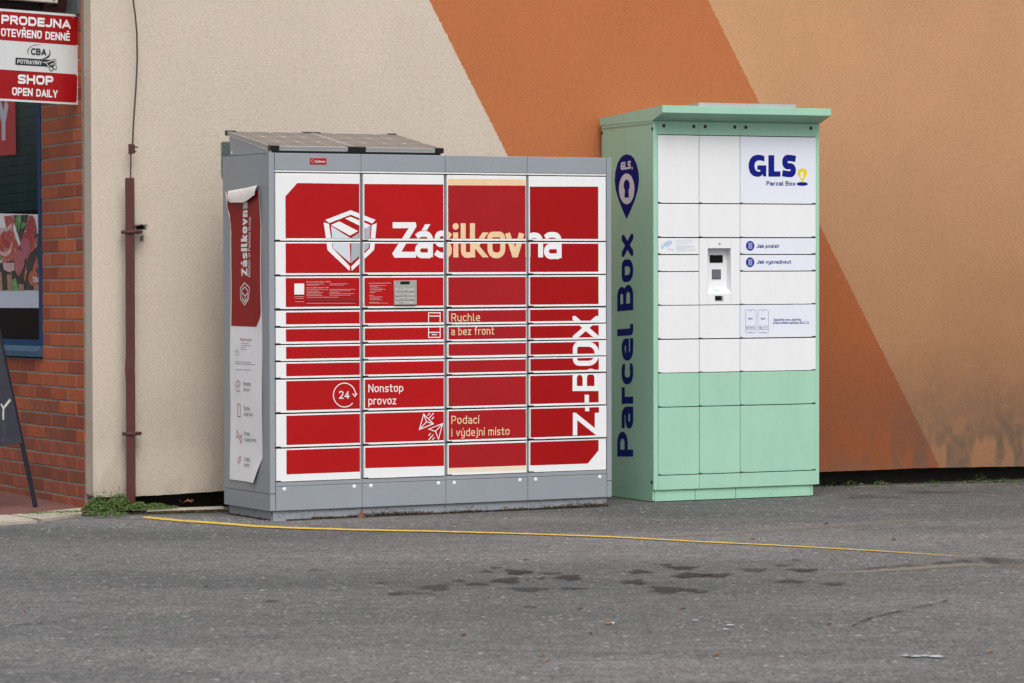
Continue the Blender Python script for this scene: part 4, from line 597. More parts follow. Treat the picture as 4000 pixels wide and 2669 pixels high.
for i,c in enumerate(D['cracks']):
    c=[[p[0],p[1],p[2]*(1.25 if i!=2 else 1.3)] for p in c]
    tag(strip('asphalt_crack',c,.005,crackm,(.6,.4,.5,.35)[i],jy=.008,fade=lambda t,ph=i:.55+.45*math.sin(t*37+ph)*math.sin(t*11+1)),label=['ragged dark crack slanting through the asphalt at the lower right','short hairline crack forking left of the longer ragged crack','brown dirt seam along the edge of an asphalt patch at right','faint broken seam in the asphalt at the lower left'][i],cat='crack')
palem=soft_mat('pale_seam',(.26,.225,.19),edge=.7,grain=9,strength=.55)
tag(strip('pale_seam',D['seam'][0],.003,palem,1),kind='structure'); tag(strip('pale_seam',D['seam'][1],.003,palem,.6),kind='structure')
tag(strip('yellow_line',[[p[0],p[1],p[2]*.74] for p in D['line']],.005,linem,1,fade=lambda t:1.0 if t<.5 else max(0,(1-(t-.5)*.8) if t<.8 else .76-(t-.8)*6)),kind='structure')
mb=MB(); uv=[]
for x,y,w in D['white']:
    n=len(mb.v); mb.v.append((x,y,.006)); uv.append((0,1)); K=10
    for k in range(K): mb.v.append((x+math.cos(2*PI*k/K)*w*.75,y+math.sin(2*PI*k/K)*w*.95,.006)); uv.append((1,1))
    for k in range(K): mb.f.append((n,n+1+k,n+1+(k+1)%K)); mb.m.append(0)
o=tag(mb.build('white_paint_spots',whitem),kind='stuff',label='small white paint spots on the asphalt'); set_uv(o,uv)
idt=lambda a,c,d:(a,c,d)
mb=MB(); t=D['tile']; B3=Vector(D['frB'][0]); B1=Vector(D['frB'][1])
far=B3+B1*3.5; near=B3+B1*.05
mb.prism([(t[0][0]-.8,t[0][1]-1.3),t[0],t[1],t[2],(near.x,near.y),(far.x,far.y)],idt,.012,-.05)
tag(mb.build('red_pavement',tilem),kind='structure')
lab=['long pale kerb stone at the left edge, split from its neighbour by a slanting joint','pale kerb stone running under the green weeds by the brick wall','thin pale kerb strip between the brown pipe and the red locker','worn grey kerb line at the foot of the tan wall']
for k,l in zip(D['kerbs'],lab):
    mb=MB(); mb.prism(k,idt,.016 if 'tan wall' not in l else .007,-.05); tag(mb.build('kerb_stone',kerbm if 'tan wall' not in l else mat('worn_kerb',(.13,.115,.10),.95,var=.3,vscale=14,bump=.004,bscale=40,dirt=((.03,.03,.02),5,.48,.12,.9))),l,'kerb')
mb=MB(); rq=random.Random(31)
for seg in ((D['asph_edge'],1.0),([(q[0],q[1]-.02) for q in D['kerbs'][2][:1]]+[(D['kerbs'][2][4][0],D['kerbs'][2][4][1]-.02)],.5)):
    P_=seg[0]
    for i in range(2600):
        j=rq.randrange(len(P_)-1); t=rq.random(); x=P_[j][0]+(P_[j+1][0]-P_[j][0])*t; y=P_[j][1]+(P_[j+1][1]-P_[j][1])*t+rq.gauss(-.0,.022*seg[1]); r=rq.uniform(.003,.009); a=rq.uniform(0,6)
        mb.add([(x-math.cos(a)*r,y-math.sin(a)*r,.002),(x+.4*r,y,.004+rq.random()*.016),(x+math.cos(a)*r,y+math.sin(a)*r,.002)],[(0,1,2)],rq.choice((0,1,1,2,2)))
for i in range(1500):
    x=rq.uniform(-2.55,-1.55); y=18.36+.36*(x+2.3)+abs(rq.gauss(0,.09))*-.5+.02; r=rq.uniform(.002,.007); a=rq.uniform(0,6)
    mb.add([(x-math.cos(a)*r,y-math.sin(a)*r,.002),(x+.4*r,y,.003+rq.random()*.006),(x+math.cos(a)*r,y+math.sin(a)*r,.002)],[(0,1,2)],rq.choice((0,1,2)))
tag(mb.build('kerb_moss',litter),kind='stuff',label='moss and dirt along the front of the kerb stones')
# loose grit
mb=MB(); rg=random.Random(5)
def chip(x,y,r,mi):
    n=len(mb.v); a=rg.uniform(0,6)
    for k in range(4): mb.v.append((x+math.cos(a+k*PI/2)*r*rg.uniform(.7,1.2),y+math.sin(a+k*PI/2)*r*rg.uniform(.7,1.2),.001))
    mb.v.append((x,y,r*.7)); mb.f+=[(n,n+1,n+4),(n+1,n+2,n+4),(n+2,n+3,n+4),(n+3,n,n+4)]; mb.m+=[mi]*4
for i in range(1800):
    t=rg.random()**.8; x=rg.uniform(-3,3.4); base=19.0+.42*x; y=base-1.0-t*4.5
    chip(x,y,rg.uniform(.002,.0048),0 if rg.random()<.4 else 1)
for i in range(160):
    x=rg.uniform(-2.6,-1.0); chip(x,18.1+.45*(x+1.6)+rg.uniform(-.5,.25),rg.uniform(.003,.0065),0)
tag(mb.build('loose_grit',gravel),kind='stuff',label='loose pale stone chips on the asphalt')
# ================================================================== RENDERED WALL
oW,yw=D['frW']; wall=empty('rendered_wall',(oW[0],oW[1],0),rz=yw,label='smooth rendered building wall painted cream with slanting orange and tan bands',cat='wall')
bot=D['w_bot']; XR=13; ZTOP=6.5
mb=MB(); prof=[(0,ZTOP),(0,bot[0][1])]
for (x0,z0),(x1,z1) in zip(bot,bot[1:]):
    n=max(1,int((x1-x0)/.03))
    for k in range(n):
        t=k/n; prof.append((max(0.001,x0+(x1-x0)*t),z0+(z1-z0)*t+random.uniform(-.0013,.0013)))
prof+=[(bot[-1][0],bot[-1][1]),(XR,.09),(XR,ZTOP)]
prof=[prof[0],prof[1]]+[p for p in prof[2:] if p[0]>0]
mb.prism(prof,lambda a,c,d:(a,d,c),0,.137)
mb.build('render_coat',wallm,wall)
# exposed reinforcing mesh
m=D['w_mesh']; mb=MB(); mg=mat('mesh_green',(.12,.17,.15),.7,var=.3,vscale=60)
xs=[.770+i*.0065 for i in range(13)]; zs=[1.885+i*.0065 for i in range(34)]
for x in xs:
    a=1.885+random.uniform(0,.03) if x<.79 else 1.885; mb.box(x-.0011,x+.0011,-.004,-.002,a,2.10-random.uniform(0,.012)*(1 if x<.8 else 0))
for z in zs:
    mb.box(.768+random.uniform(-.004,.012)+(.006 if z<1.95 else 0),.852,-.0055,-.0036,z-.0011,z+.0011)
mb.build('reinforcing_mesh',mg,wall)
mb=MB(); mb.prism([(.772+random.uniform(-.004,.006),1.885+i*.012) for i in range(18)]+[(.85,2.1),(.85,1.88)],lambda a,c,d:(a,-d,c),.0015,-.001); mb.build('bare_adhesive',mat('adhesive_grey',(.2,.22,.2),.9,var=.2,vscale=40),wall)
mb=MB(); mb.box(.12,XR,.16,4,-.3,ZTOP-.1); mb.build('foundation',dark,wall)
mb=MB(); mb.box(.15,XR,.137,.17,-.1,.02); mb.build('soil_strip',soil,wall)
# ================================================================== BRICK SHOP WALL
oB,b1,b2,b3=D['frB']
brk=empty('brick_wall',oB,axes=[b1,[-q for q in b2],b3],label='red brick shop wall round the corner, with a blue framed window',cat='brick wall')
# local: x = along wall away from the corner, y = inwards (negative is outwards), z = up
A0=.147; PIT=.31; ZK=.1454; ZP=.0781; XE=2.6; WX=.9115; WZ=.858
mb=MB(); mb.box(.14,WX-.004,.003,.2,-.05,3.4); mb.box(WX-.004,XE,.0035,.2,-.05,WZ-.006); mb.build('mortar',mortar,brk)
cache={}; rg=random.Random(3)
def brick(x0,x1,z0,z1):
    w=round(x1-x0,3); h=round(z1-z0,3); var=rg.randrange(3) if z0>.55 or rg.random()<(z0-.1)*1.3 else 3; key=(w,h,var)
    if key not in cache:
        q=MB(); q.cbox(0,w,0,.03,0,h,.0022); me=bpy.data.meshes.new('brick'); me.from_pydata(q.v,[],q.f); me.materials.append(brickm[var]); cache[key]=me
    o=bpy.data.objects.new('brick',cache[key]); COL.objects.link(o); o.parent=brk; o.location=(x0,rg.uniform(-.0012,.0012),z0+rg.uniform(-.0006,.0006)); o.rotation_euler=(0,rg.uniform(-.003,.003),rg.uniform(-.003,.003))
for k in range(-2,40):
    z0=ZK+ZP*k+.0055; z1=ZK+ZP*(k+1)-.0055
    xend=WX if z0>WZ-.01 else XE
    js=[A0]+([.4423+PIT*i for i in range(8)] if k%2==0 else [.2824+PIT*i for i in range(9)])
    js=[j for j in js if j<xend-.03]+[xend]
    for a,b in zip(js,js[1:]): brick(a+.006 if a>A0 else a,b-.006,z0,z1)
mb=MB(); mb.box(XE+.001,11,-.004,.25,-.2,6.2); mb.box(.14,XE,.0,.25,3.40,6.2); mb.build('upper_wall',brickm[1],brk)
# window
FO=lambda a,c,d:(a,-d,c)
mb=MB(); z0=.958; z1=2.86; fx=.963
mb.box(WX,fx,-.004,.05,WZ+.02,z1); mb.box(fx,XE,-.002,.05,z0-.03,z0+.004); mb.box(fx,XE,-.002,.05,z1-.05,z1)
win=mb.build('window',bluef,brk)
mb=MB(); mb.add([(fx,.014,z0),(XE,.014,z0),(XE,.014,z1),(fx,.014,z1)],[(0,1,2,3)]); mb.build('window_pane',pane,win)
mb=MB(); mb.prism([(-.012,.926),(-.03,.895),(-.03,.862),(.05,.862),(.05,.926)],lambda a,c,d:(d,a,c),WX-.002,XE); mb.box(WX,XE,-.001,.04,.926,.93); mb.build('window_sill',sillm,brk)
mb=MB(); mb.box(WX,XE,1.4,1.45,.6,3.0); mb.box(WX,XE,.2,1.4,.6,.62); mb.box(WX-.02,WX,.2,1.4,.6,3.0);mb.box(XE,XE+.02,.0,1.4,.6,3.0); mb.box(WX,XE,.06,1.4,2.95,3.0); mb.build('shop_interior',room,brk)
for i in range(12):
    mb=MB(); z=1.735+i*.056; mb.add([(fx+.01,.03,z),(XE,.03,z),(XE,.042,z+.0545),(fx+.01,.042,z+.0545)],[(0,1,2,3)]); mb.build('blind_slat',blind,win)
P=D['b_post']; PF=lambda a,c,d:(a,.013-d,c)
xp=P[7][0]
def sheet(name,pts,m,d0=.001,par=None,**kw):
    q=MB(); q.prism(pts,PF,d0,-.0005 if d0<.002 else d0-.0003); return q.build(name,m,par or win,**kw)
pr=mat('poster_red',(.38,.006,.008),.35,var=.06)
sheet('red_poster',[(P[0][0],2.86),(P[1][0],P[1][1]),(XE-.2,P[1][1]+.02),(XE-.2,2.86)],pr)
y=D['b_y']; prints('poster_letter',win,[(0,ribbon([y[0],y[1]],.075)+ribbon([y[2],(y[1][0],y[1][1]-.01)],.075)+ribbon([y[3],(y[1][0],y[1][1]-.01)],.075))],PF,None,[mat('poster_letter_grey',(.42,.43,.5),.4)],base=.0015)
sheet('meat_poster',[(fx+.002,P[3][1]),(fx+.002,P[2][1]),(XE-.1,P[2][1]+.05),(XE-.1,P[3][1])],mat('poster_white',(.75,.73,.76),.35))
sheet('white_band',[(fx+.002,P[4][1]),(fx+.002,P[3][1]-.001),(XE-.1,P[3][1]),(XE-.1,P[4][1])],mat('poster_pale_blue',(.56,.62,.74),.35))
sheet('dark_band',[(fx+.002,.962),(fx+.002,P[4][1]-.001),(XE-.1,P[4][1]),(XE-.1,.962)],mat('poster_dark',(.012,.007,.007),.7,spec=.1))
cols={'white':(.6,.58,.6),'dk':(.025,.015,.012),'ham':(.42,.06,.035),'pink':(.6,.38,.4),'ham2':(.4,.03,.02),'sal':(.36,.016,.026),'sal2':(.42,.09,.12),'grn':(.1,.3,.08),'brd':(.45,.1,.04),'wood':(.35,.2,.12)}
ml=[];gs=[]
for i,(k,polys) in enumerate(D['sal'].items()):
    if k=='white': continue
    spot=((.62,.4,.42) if k in('sal','sal2') else (.65,.5,.45)); ml.append(mat('poster_'+k,cols[k],.35,var=.3,vscale=22,dirt=(spot,70 if 'sal' in k else 25,.56,.06,.75 if k!='dk' else .15)))
    gs.append((len(ml)-1,[t for p in polys for t in tris(p)]))
gs.append((len(ml),text2d(*D['sal_t'],wt=.22))); ml.append(ink_w)
prints('meat_picture',win,gs,PF,(fx+.002,XE-.1,P[3][1]+.003,P[2][1]+.05),ml,base=.0015,step=0.000004)
# cladding and soffit above the window
c=D['cladding']; mb=MB(); mb.box(.155,.52,-.014,.0,2.822,3.35); mb.box(.52,XE,-.014,.0,2.86,3.35,1); mb.box(.4,.404,-.017,-.014,2.83,3.35); mb.build('metal_cladding',[slate,soff],brk)
# ================================================================== SHOP SIGN
oS,s1,s2,s3=D['frS']
sg=empty('shop_sign',oS,axes=[s1,s2,s3],label='red and white shop sign reading PRODEJNA and SHOP OPEN DAILY beside the brick wall',cat='sign')
SF=lambda a,c,d:(a,-d,c)
so=D['s_out']; mb=MB(); mb.prism([(-.672,.2492),(.002,.2505),(-.003,-.2625),(-.670,-.2632)],SF,0,-.018); mb.build('sign_panel',signw,sg)
prints('red_field',sg,[(0,[t for k in('s_r1','s_r2') for t in tris(D[k])])],SF,(-.64,0,-1,1),[signr],base=.0006,step=0)
gs=[(0,sum([text2d(*t,wt=.25,sp=.1) for t in D['s_t1']],[])+sum([text2d(*t,wt=.2,sp=.1) for t in D['s_t2']],[]))]
prints('lettering',sg,gs,SF,None,[ink_w],base=.0009)
cart=sum([ribbon(p,.010) for p in D['s_cart'][:1]],[])
kk=tris(D['s_arc'][0])+tris(D['s_arc'][1])+text2d(*D['s_cba'],wt=.24,sp=.08)+tris(D['s_bar'])+ribbon(D['s_cart'][1]+[],.011,.003)+ribbon(D['s_cart'][2],.011,.003)+ribbon([D['s_cart'][0][0],D['s_cart'][0][1],D['s_cart'][0][2],D['s_cart'][0][3]],.013,.002)
ww=text2d(*D['s_pot'],wt=.2,sp=.08)+ribbon(D['s_cart'][0],.005)+ribbon(D['s_cart'][1],.0045)
for j in range(3): kk+=ribbon([(-.222+.010*j,-.044-.008*j),(-.176,-.027-.009*j)],.0035)
for cx,cz in D['s_wheel']:
    circ=[(cx+.0115*math.cos(2*PI*i/14),cz+.0115*math.sin(2*PI*i/14)) for i in range(15)]; kk+=ribbon(circ,.006); ww+=ribbon([(cx+.0065*math.cos(2*PI*i/14),cz+.0065*math.sin(2*PI*i/14)) for i in range(15)],.005)
prints('market_logo',sg,[(0,kk),(1,ww)],SF,None,[signk,signw],base=.0009,step=.000006)
for a,c in ((-.556,.232),(-.045,.229)):
    mb=MB(); mb.cyl((a,-.0003,c),(0,-1,0),.003,.002,10); mb.build('screw',alu,sg)
mb=MB(); mb.box(-.09,-.07,.018,.03,-.2,.2); mb.tube([(-.08,.024,.15),(.04,.03,.15)],.008); mb.build('bracket',boardleg,sg)
# heating / ventilation unit above the sign
oA,a1,a2,a3=D['frA']
ac=empty('wall_unit',oA,axes=[a1,a2,a3],label='white metal box unit hanging above the shop sign at the top left corner',cat='wall unit')
mb=MB(); mb.cbox(-.7,-.056,0,.3,.317,.8,.004); mb.build('casing',acm,ac)
mb=MB()
for x in (-.09,-.21,-.33,-.45,-.57): mb.cyl((x,-.0003,.334),(0,-1,0),.0045,.003,10)
mb.build('screws',rust,ac)
mb=MB(); mb.prism([(-.02,.62),(.24,.62),(.10,.345),(.01,.275),(-.14,.275),(-.14,.31),(-.04,.31)],SF,-.03,-.06); mb.box(-.7,-.02,.32,.34,.18,.8); mb.build('bracket',maroon,ac)
mb=MB(); mb.box(-.68,-.1,.05,.3,.285,.316); mb.build('drip_tray',soff,ac)
# ================================================================== PIPE AND CABLE ON THE WALL
px=.200
lc=empty('lightning_conductor',(oW[0]+math.cos(yw)*px-(-math.sin(yw))*.085,oW[1]+math.sin(yw)*px-math.cos(yw)*.085,0),rz=yw,label='thin cable running down the cream wall into a tall dark red angle-iron guard',cat='lightning rod')
L_=lambda p:(p[0]-px,p[1])
mb=MB(); n=26; prof=[(-.0265,.008),(.012,-.016),(.028,.006),(.024,.010),(.011,-.009),(-.021,.014)]
rows=[]
for i in range(n+1):
    z=.015+(1.885-.015)*i/n; j=random.uniform(-.0007,.0007)+(-.0035*math.exp(-((z-.80)/.035)**2)); w=1+random.uniform(-.012,.012)+.05*math.exp(-((z-.80)/.05)**2); off=-.0035*(1-z/1.9)
    rows.append([(x*w+j+off,y_,z) for x,y_ in prof])
v=[q for r_ in rows for q in r_]; K=len(prof)
mb.add(v,[(i*K+k,i*K+(k+1)%K,(i+1)*K+(k+1)%K,(i+1)*K+k) for i in range(n) for k in range(K)]+[tuple(reversed(range(K))),tuple(n*K+k for k in range(K))])
mb.build('guard_angle',pipe,lc)
pts=[L_(p) for p in D['wire']]; W3=[(p[0],.025,p[1]) for p in pts]
S3=[]
for i in range(len(W3)-1):
    for t in (0,.25,.5,.75): S3.append(tuple(W3[i][j]+(W3[i+1][j]-W3[i][j])*t for j in range(3)))
S3.append(W3[-1])
mb=MB(); mb.tube(S3,.005,8); mb.build('cable',wirem,lc,smooth=True)
r3=[L_(p) for p in D['rod']]; mb=MB(); mb.tube([(p[0],.012,p[1]) for p in r3]+[(r3[-1][0],.004,1.8)],.0042,8); mb.build('rod',rust,lc,smooth=True)
c0=[L_(p) for p in D['clamp0']]; mb=MB(); mb.box(c0[0][0]-.001,c0[0][0]+.014,.0,.03,c0[2][1]-.002,c0[0][1]+.002); mb.box(c0[0][0]+.014,c0[0][0]+.03,.004,.026,c0[2][1]+.002,c0[0][1]-.001)
mb.cyl((c0[0][0]+.02,.012,2.058),(1,0,0),.004,.028,8); mb.cyl((c0[0][0]+.02,.012,2.034),(1,0,0),.005,.017,6); mb.build('cable_clamp',rust,lc)
for a,b in ((0,1),(2,3)):
    xa,z=L_(D['clamps'][a]); xb,_=L_(D['clamps'][b]); mb=MB(); q=MB()
    mb.tube([(xa,.03,z),(xa+.012,.02,z),(-.024,.006,z),(.012,-.021,z),(.03,.004,z),(xb-.006,.02,z),(xb,.03,z)],.0105,8)
    mb.cyl((xa+.010,-.0,z),(0,1,0),.0105,.055,8); mb.cyl((xb-.012,-.0,z),(0,1,0),.0115,.05,6); mb.tube([(0,.01,z-.004),(0,.085,z-.004)],.007,6)
    mb.build('pipe_clamp',rust,lc)
mb=MB(); zc=D['stick'][1]; mb.prism([(-.012,zc+.011),(.003,zc+.007),(.0,zc-.014),(-.015,zc-.009)],lambda a,c,d:(a,.0-d-.009+a*-.66,c),0,-.001); mb.build('sticker',ink_w,lc)
# bristle tuft behind the guard
bt=empty('bristle_tuft',(oW[0]+math.cos(yw)*.275-(-math.sin(yw))*.05,oW[1]+math.sin(yw)*.275-math.cos(yw)*.05,1.60),rz=yw,label='small black bristle tuft sticking out beside the pipe on the cream wall',cat='brush')
mb=MB(); rg=random.Random(9)
for i in range(420):
    a=rg.uniform(0,2*PI); b_=rg.uniform(-.9,.9); d=Vector((math.cos(a)*math.cos(b_)*1.0,math.sin(a)*math.cos(b_),math.sin(b_)*.8)); l=rg.uniform(.016,.032); s=rg.uniform(-.03,.02); p=Vector((s,0,.006)); q=p+d*l; w=.0011
    mb.add([p-Vector((w,0,w)),p+Vector((w,0,-w)),q+Vector((w,0,w)),q-Vector((w,0,-w))],[(0,1,2,3)])
mb.build('bristles',black,bt)
mb=MB()
for i in range(60):
    x=rg.uniform(.008,.026); z=-.055+rg.uniform(-.014,.014); a=rg.uniform(0,3); dx=math.cos(a)*.005; dz=math.sin(a)*.005; mb.add([(x-dx,.047,z-dz),(x+dx,.047,z+dz),(x+dx+.001,.0465,z+dz-.001),(x-dx+.001,.0465,z-dz-.001)],[(0,1,2,3)])
mb.build('loose_bristles',black,bt)
# ================================================================== CHALK BOARD
f0,ee,dd,lean,zb,_=D['ab']
ee=Vector(ee); dd=Vector(dd); up=(Vector((0,0,1))-dd*lean).normalized(); nn=up.cross(ee).normalized()
cb=empty('chalk_board',f0,axes=[ee,nn,up],label='leaning black chalkboard stand with a scrawled Y at the left edge',cat='chalkboard')
sgn=1 if nn.dot(Vector((0,-1,0)))>0 else -1
mb=MB(); mb.prism([(-.62,.372),(-.002,.3715),(-.002,1.02),(-.62,1.02)],lambda a,c,d:(a,d,c),-.006*sgn,.006*sgn); mb.build('board',chalk,cb)
yb=D['ab_y']; prints('chalk_writing',cb,[(0,ribbon([yb[0],yb[1]],.014)+ribbon([yb[2],yb[1]],.014)+ribbon([yb[1],yb[3]],.014))],lambda a,c,d:(a,(.006+d)*sgn,c),None,[chalkw],base=.0006)
for x in (-.008,-.61):
    mb=MB(); mb.box(x-.007,x+.007,-.012,.012,0,1.05) ; mb.build('leg',boardleg,cb)
for x in (-.008,-.61):
    mb=MB(); p0=Vector((x,0,1.03)); wv=Vector((0,0,1)); back=Vector((ee.dot(wv),nn.dot(wv),up.dot(wv))); dl=Vector((ee.dot(dd),nn.dot(dd),up.dot(dd))); q=p0-back*1.0-dl*.28; mb.tube([p0,q],.010,6); mb.build('rear_leg',boardleg,cb)
# ================================================================== RED PARCEL LOCKER
oZ,yz=D['frZ']
zl=empty('parcel_locker',(oZ[0],oZ[1],0),rz=yz,label='wide grey parcel locker with red and white doors, solar panels on top',cat='parcel locker')
WZl=2.1535; DZ=.616; ZTl=2.0019; ZS=.0558
FF=lambda a,c,d:(a,-d,c); FS_=lambda a,c,d:(-d,a,c)
mb=MB(); mb.box(.004,WZl-.004,.014,DZ-.004,ZS+.002,ZTl-.006); mb.build('carcass',carc,zl)
for x0,x1 in ((0,.0315),(2.1225,WZl)):
    mb=MB(); mb.cbox(x0,x1,0,.05,.150,ZTl,.0015); mb.build('corner_post',grey,zl)
    mb=MB(); mb.cbox(x0,x1,0,.05,ZS,.1465,.0015); mb.build('post_foot',grey,zl)
mb=MB(); mb.box(0,.004,.05,DZ,.150,ZTl); mb.build('side_panel',grey,zl)
mb=MB(); mb.box(0,.004,.05,DZ,ZS,.1465); mb.build('side_kick_panel',grey,zl)
mb=MB(); mb.box(WZl-.004,WZl,.05,DZ,ZS,ZTl); mb.build('side_panel',grey,zl)
mb=MB(); mb.box(.0,WZl,.03,DZ,ZTl-.0055,ZTl-.0002); mb.build('roof',grey,zl)
cols_=[(.0368,.5469),(.5673,1.068),(1.0885,1.5938),(1.6109,2.1156)]
seams=[.0335,.5562,1.0782,1.6015,2.1205]
rows_=[(1.5259,1.8912),(1.3377,1.5176),(1.154,1.3295),(1.0582,1.1435),(.9636,1.0507),(.8704,.9562),(.7773,.8636),(.5895,.7684),(.4018,.5807),(.215,.3929)]
bi=0
for i in range(4):
    x0,x1=seams[i]+.0008,seams[i+1]-.0014
    mb=MB(); mb.cbox(x0,x1,-.002,.02,1.9075,ZTl-.001,.002); mb.cbox(x0,x1,.0,.02,1.8985,1.9065,.001,1); fas=mb.build('fascia',[grey,lipm],zl)
    if i==0:
        q=MB(); q.prism(D['badge'],FF,.0035,.002); bd=q.build('badge',red[0],zl); gs=[(0,text2d(*D['badge_t'],wt=.2)+ribbon(D['badge_e'],.0018))]; prints('badge_lettering',bd,gs,FF,None,[pgrey],base=.0038,step=.000003)
    mb=MB(); mb.cbox(x0,x1,-.001,.02,.1895,.2115,.001); mb.build('lower_rail',grey,zl)
    mb=MB(); mb.cbox(x0,x1,-.002,.02,.0558,.1872,.0015); mb.build('kick_panel',grey,zl)
    for k in range(2):
        bx,bz=D['bolts'][bi]; bi+=1; mb=MB(); mb.cyl((bx,-.002,bz),(0,-1,0),.0112,.002,20,dome=.0022,r2=.0095); mb.build('cap',boltm,zl,smooth=False)
for x0,x1 in ((.022,.556),(.558,1.078),(1.080,1.601),(1.603,2.125)):
    mb=MB(); mb.cbox(x0,x1,.012,.04,-.01,ZS,.001); mb.build('plinth_panel',plin,zl)
mb=MB(); mb.box(.018,.022,.03,DZ-.03,-.01,ZS); mb.box(.020,2.125,.04,DZ-.03,-.01,ZS-.001); mb.build('plinth',plin,zl)
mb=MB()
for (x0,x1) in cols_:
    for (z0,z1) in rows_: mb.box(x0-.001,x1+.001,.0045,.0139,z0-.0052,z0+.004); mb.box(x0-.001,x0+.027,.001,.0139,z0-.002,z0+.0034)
mb.build('door_gap_shade',black,zl,kind='stuff')  # black strips added between doors, painting the shade of the gaps
# graphics shared by the doors
cx=[0,0,1,0]
emb=[(1,t) for p in D['emb_w'] for t in tris(p)]+[(2,t) for p in D['emb_l'] for t in tris(p)]+[(3,t) for p in D['emb_d'] for t in tris(p)]
SW=.0318
zas=[t for p in D['zas_poly'] for t in tris(p)]+[q for s in D['zas_str'] for q in ribbon(s,SW)]+ribbon(D['zas_o'],SW)
zb=[]
for ch in D['zbox']: zb+=text2d(*ch,wt=.165,sp=0)
zb+=tris(D['zdash'])
small=[]
for t in D['ztext']: small+=text2d(*t,wt=.125 if t[0]!='24' else .15,sp=.17)
icons=[q for p in D['icons'] for q in ribbon(p,.0052)]
info=[q for t in D['info_t'] for q in text2d(*t,wt=.15,sp=.14)]
bars=[q for p in D['bars'] for q in ribbon(p,.0022)]
rg=random.Random(11)
qr=tris(D['qr']); stripp=tris(D['strip'])
for ci,(x0,x1) in enumerate(cols_):
    for ri,(z0,z1) in enumerate(rows_):
        jit=rg.uniform(-.0007,.0007)
        mb=MB(); mb.cbox(x0,x1,-.004,.012,z0+.0035,z1,.0018); mb.box(x0+.028,x1-.002,-.0052,.01,z0,z0+.0045,1)
        d=mb.build('door',[whitep,lipm],zl); d.location=(0,jit,0); d.rotation_euler=(0,0,rg.uniform(-.0012,.0012))
        FD=lambda a,c,dd_:(a,-.004-dd_,c)
        rect=(x0+.0035,x1-.003,z0+.0105,z1-.006)
        rt=rg.uniform(-.0012,.0012)
        rr_=(x0+(.0055 if ci else .0),x1-.0045,z0+.0115+rt,z1-.0075+rg.uniform(-.001,.001))
        f=prints('red_film',d,[(0,tris(D['red'][ci]))],FD,rr_,[red[ci]],base=.0004,step=0)
        if ci==2 and ri in (0,9):
            zt=D['red'][2][0][1]; zb_=D['red'][2][2][1]
            band=[[(x0,zt),(x1,zt),(x1,z1),(x0,z1)]] if ri==0 else [[(x0,z0),(x1,z0),(x1,zb_),(x0,zb_)]]
            prints('faded_band',d,[(0,band)],FD,(rect[0]+.002,rect[1]-.002,rect[2]+.004,z1-.020 if ri==0 else rect[3]),[cream if ri==0 else creamp],base=.0002,step=0)
        lm=4 if ci==2 else 0
        gs=[(lm,zas),(0,zb),(lm,small),(0,icons),(0,[t for m_,t in emb if m_==1]),(1,[t for m_,t in emb if m_==2]),(2,[t for m_,t in emb if m_==3])]
        if ri==2 and ci in (0,1): gs+=[(5,info),(5,bars)]; gs+=([(3,stripp),(0,qr)] if ci==0 else [])
        prints('lettering',d,gs,FD,rect,[ink_w,ink_l,ink_d,ink_dr,cream,mat('pink_print',(.66,.36,.36),.4) if 'pink_print' not in MATS else MATS['pink_print']],base=.0007,step=.000006)
# keypad on the second column
kp=D['kp']; mb=MB(); mb.prism(kp,FF,.012,.003); steel=mat('keypad_steel',(.42,.42,.40),.35,metal=.35,var=.06,vscale=20); K_=mb.build('keypad',steel,zl)
mb=MB(); mb.prism(D['lcd'],FF,.0124,.0118); mb.build('display',mat('green_lcd',(.004,.02,.008),.15),K_)
kx0,kx1=kp[0][0],kp[1][0]; kz0,kz1=kp[2][1],kp[0][1]; keys=['123','456','789',' 0 ']
for r_ in range(4):
    for c_ in range(4):
        ax=kx0+(.008+.0267*c_); bx=ax+(.0205 if c_<3 else .0375); zc=kz1-.0545-.0235*r_
        mb=MB(); mb.cbox(ax,bx,-.0155,-.011,zc-.0085,zc+.0085,.0022); kk_=mb.build('key',mat('key_steel',(.5,.5,.47),.35,metal=.3) if 'key_steel' not in MATS else MATS['key_steel'],K_)
        if c_<3 and keys[r_][c_]!=' ':
            prints('digit',K_,[(0,text2d(keys[r_][c_],(ax+.007,zc-.005),(ax+.013,zc-.005),(ax+.007,zc+.005),wt=.15))],FF,None,[ink_k],base=.0157,step=.000006)
        if c_==3 and r_<3:
            q=MB(); q.box(ax+.006,bx-.006,-.0158,-.0154,zc-.0045,zc-.0025); q.build('key_mark',[MATS['red_print'],mat('key_yellow',(.5,.42,.1),.4),mat('key_green',(.05,.1,.06),.4)][r_],K_)
# poster on the side
po=D['po_out']; mb=MB(); out=[(p[0],p[1]) for p in po]
ps=empty('poster',(0,0,0)); ps.parent=zl
pw=mat('poster_vinyl',(.80,.81,.86),.38,var=.05,vscale=5); pback=mat('poster_back',(.74,.70,.66),.6,var=.1,vscale=30)
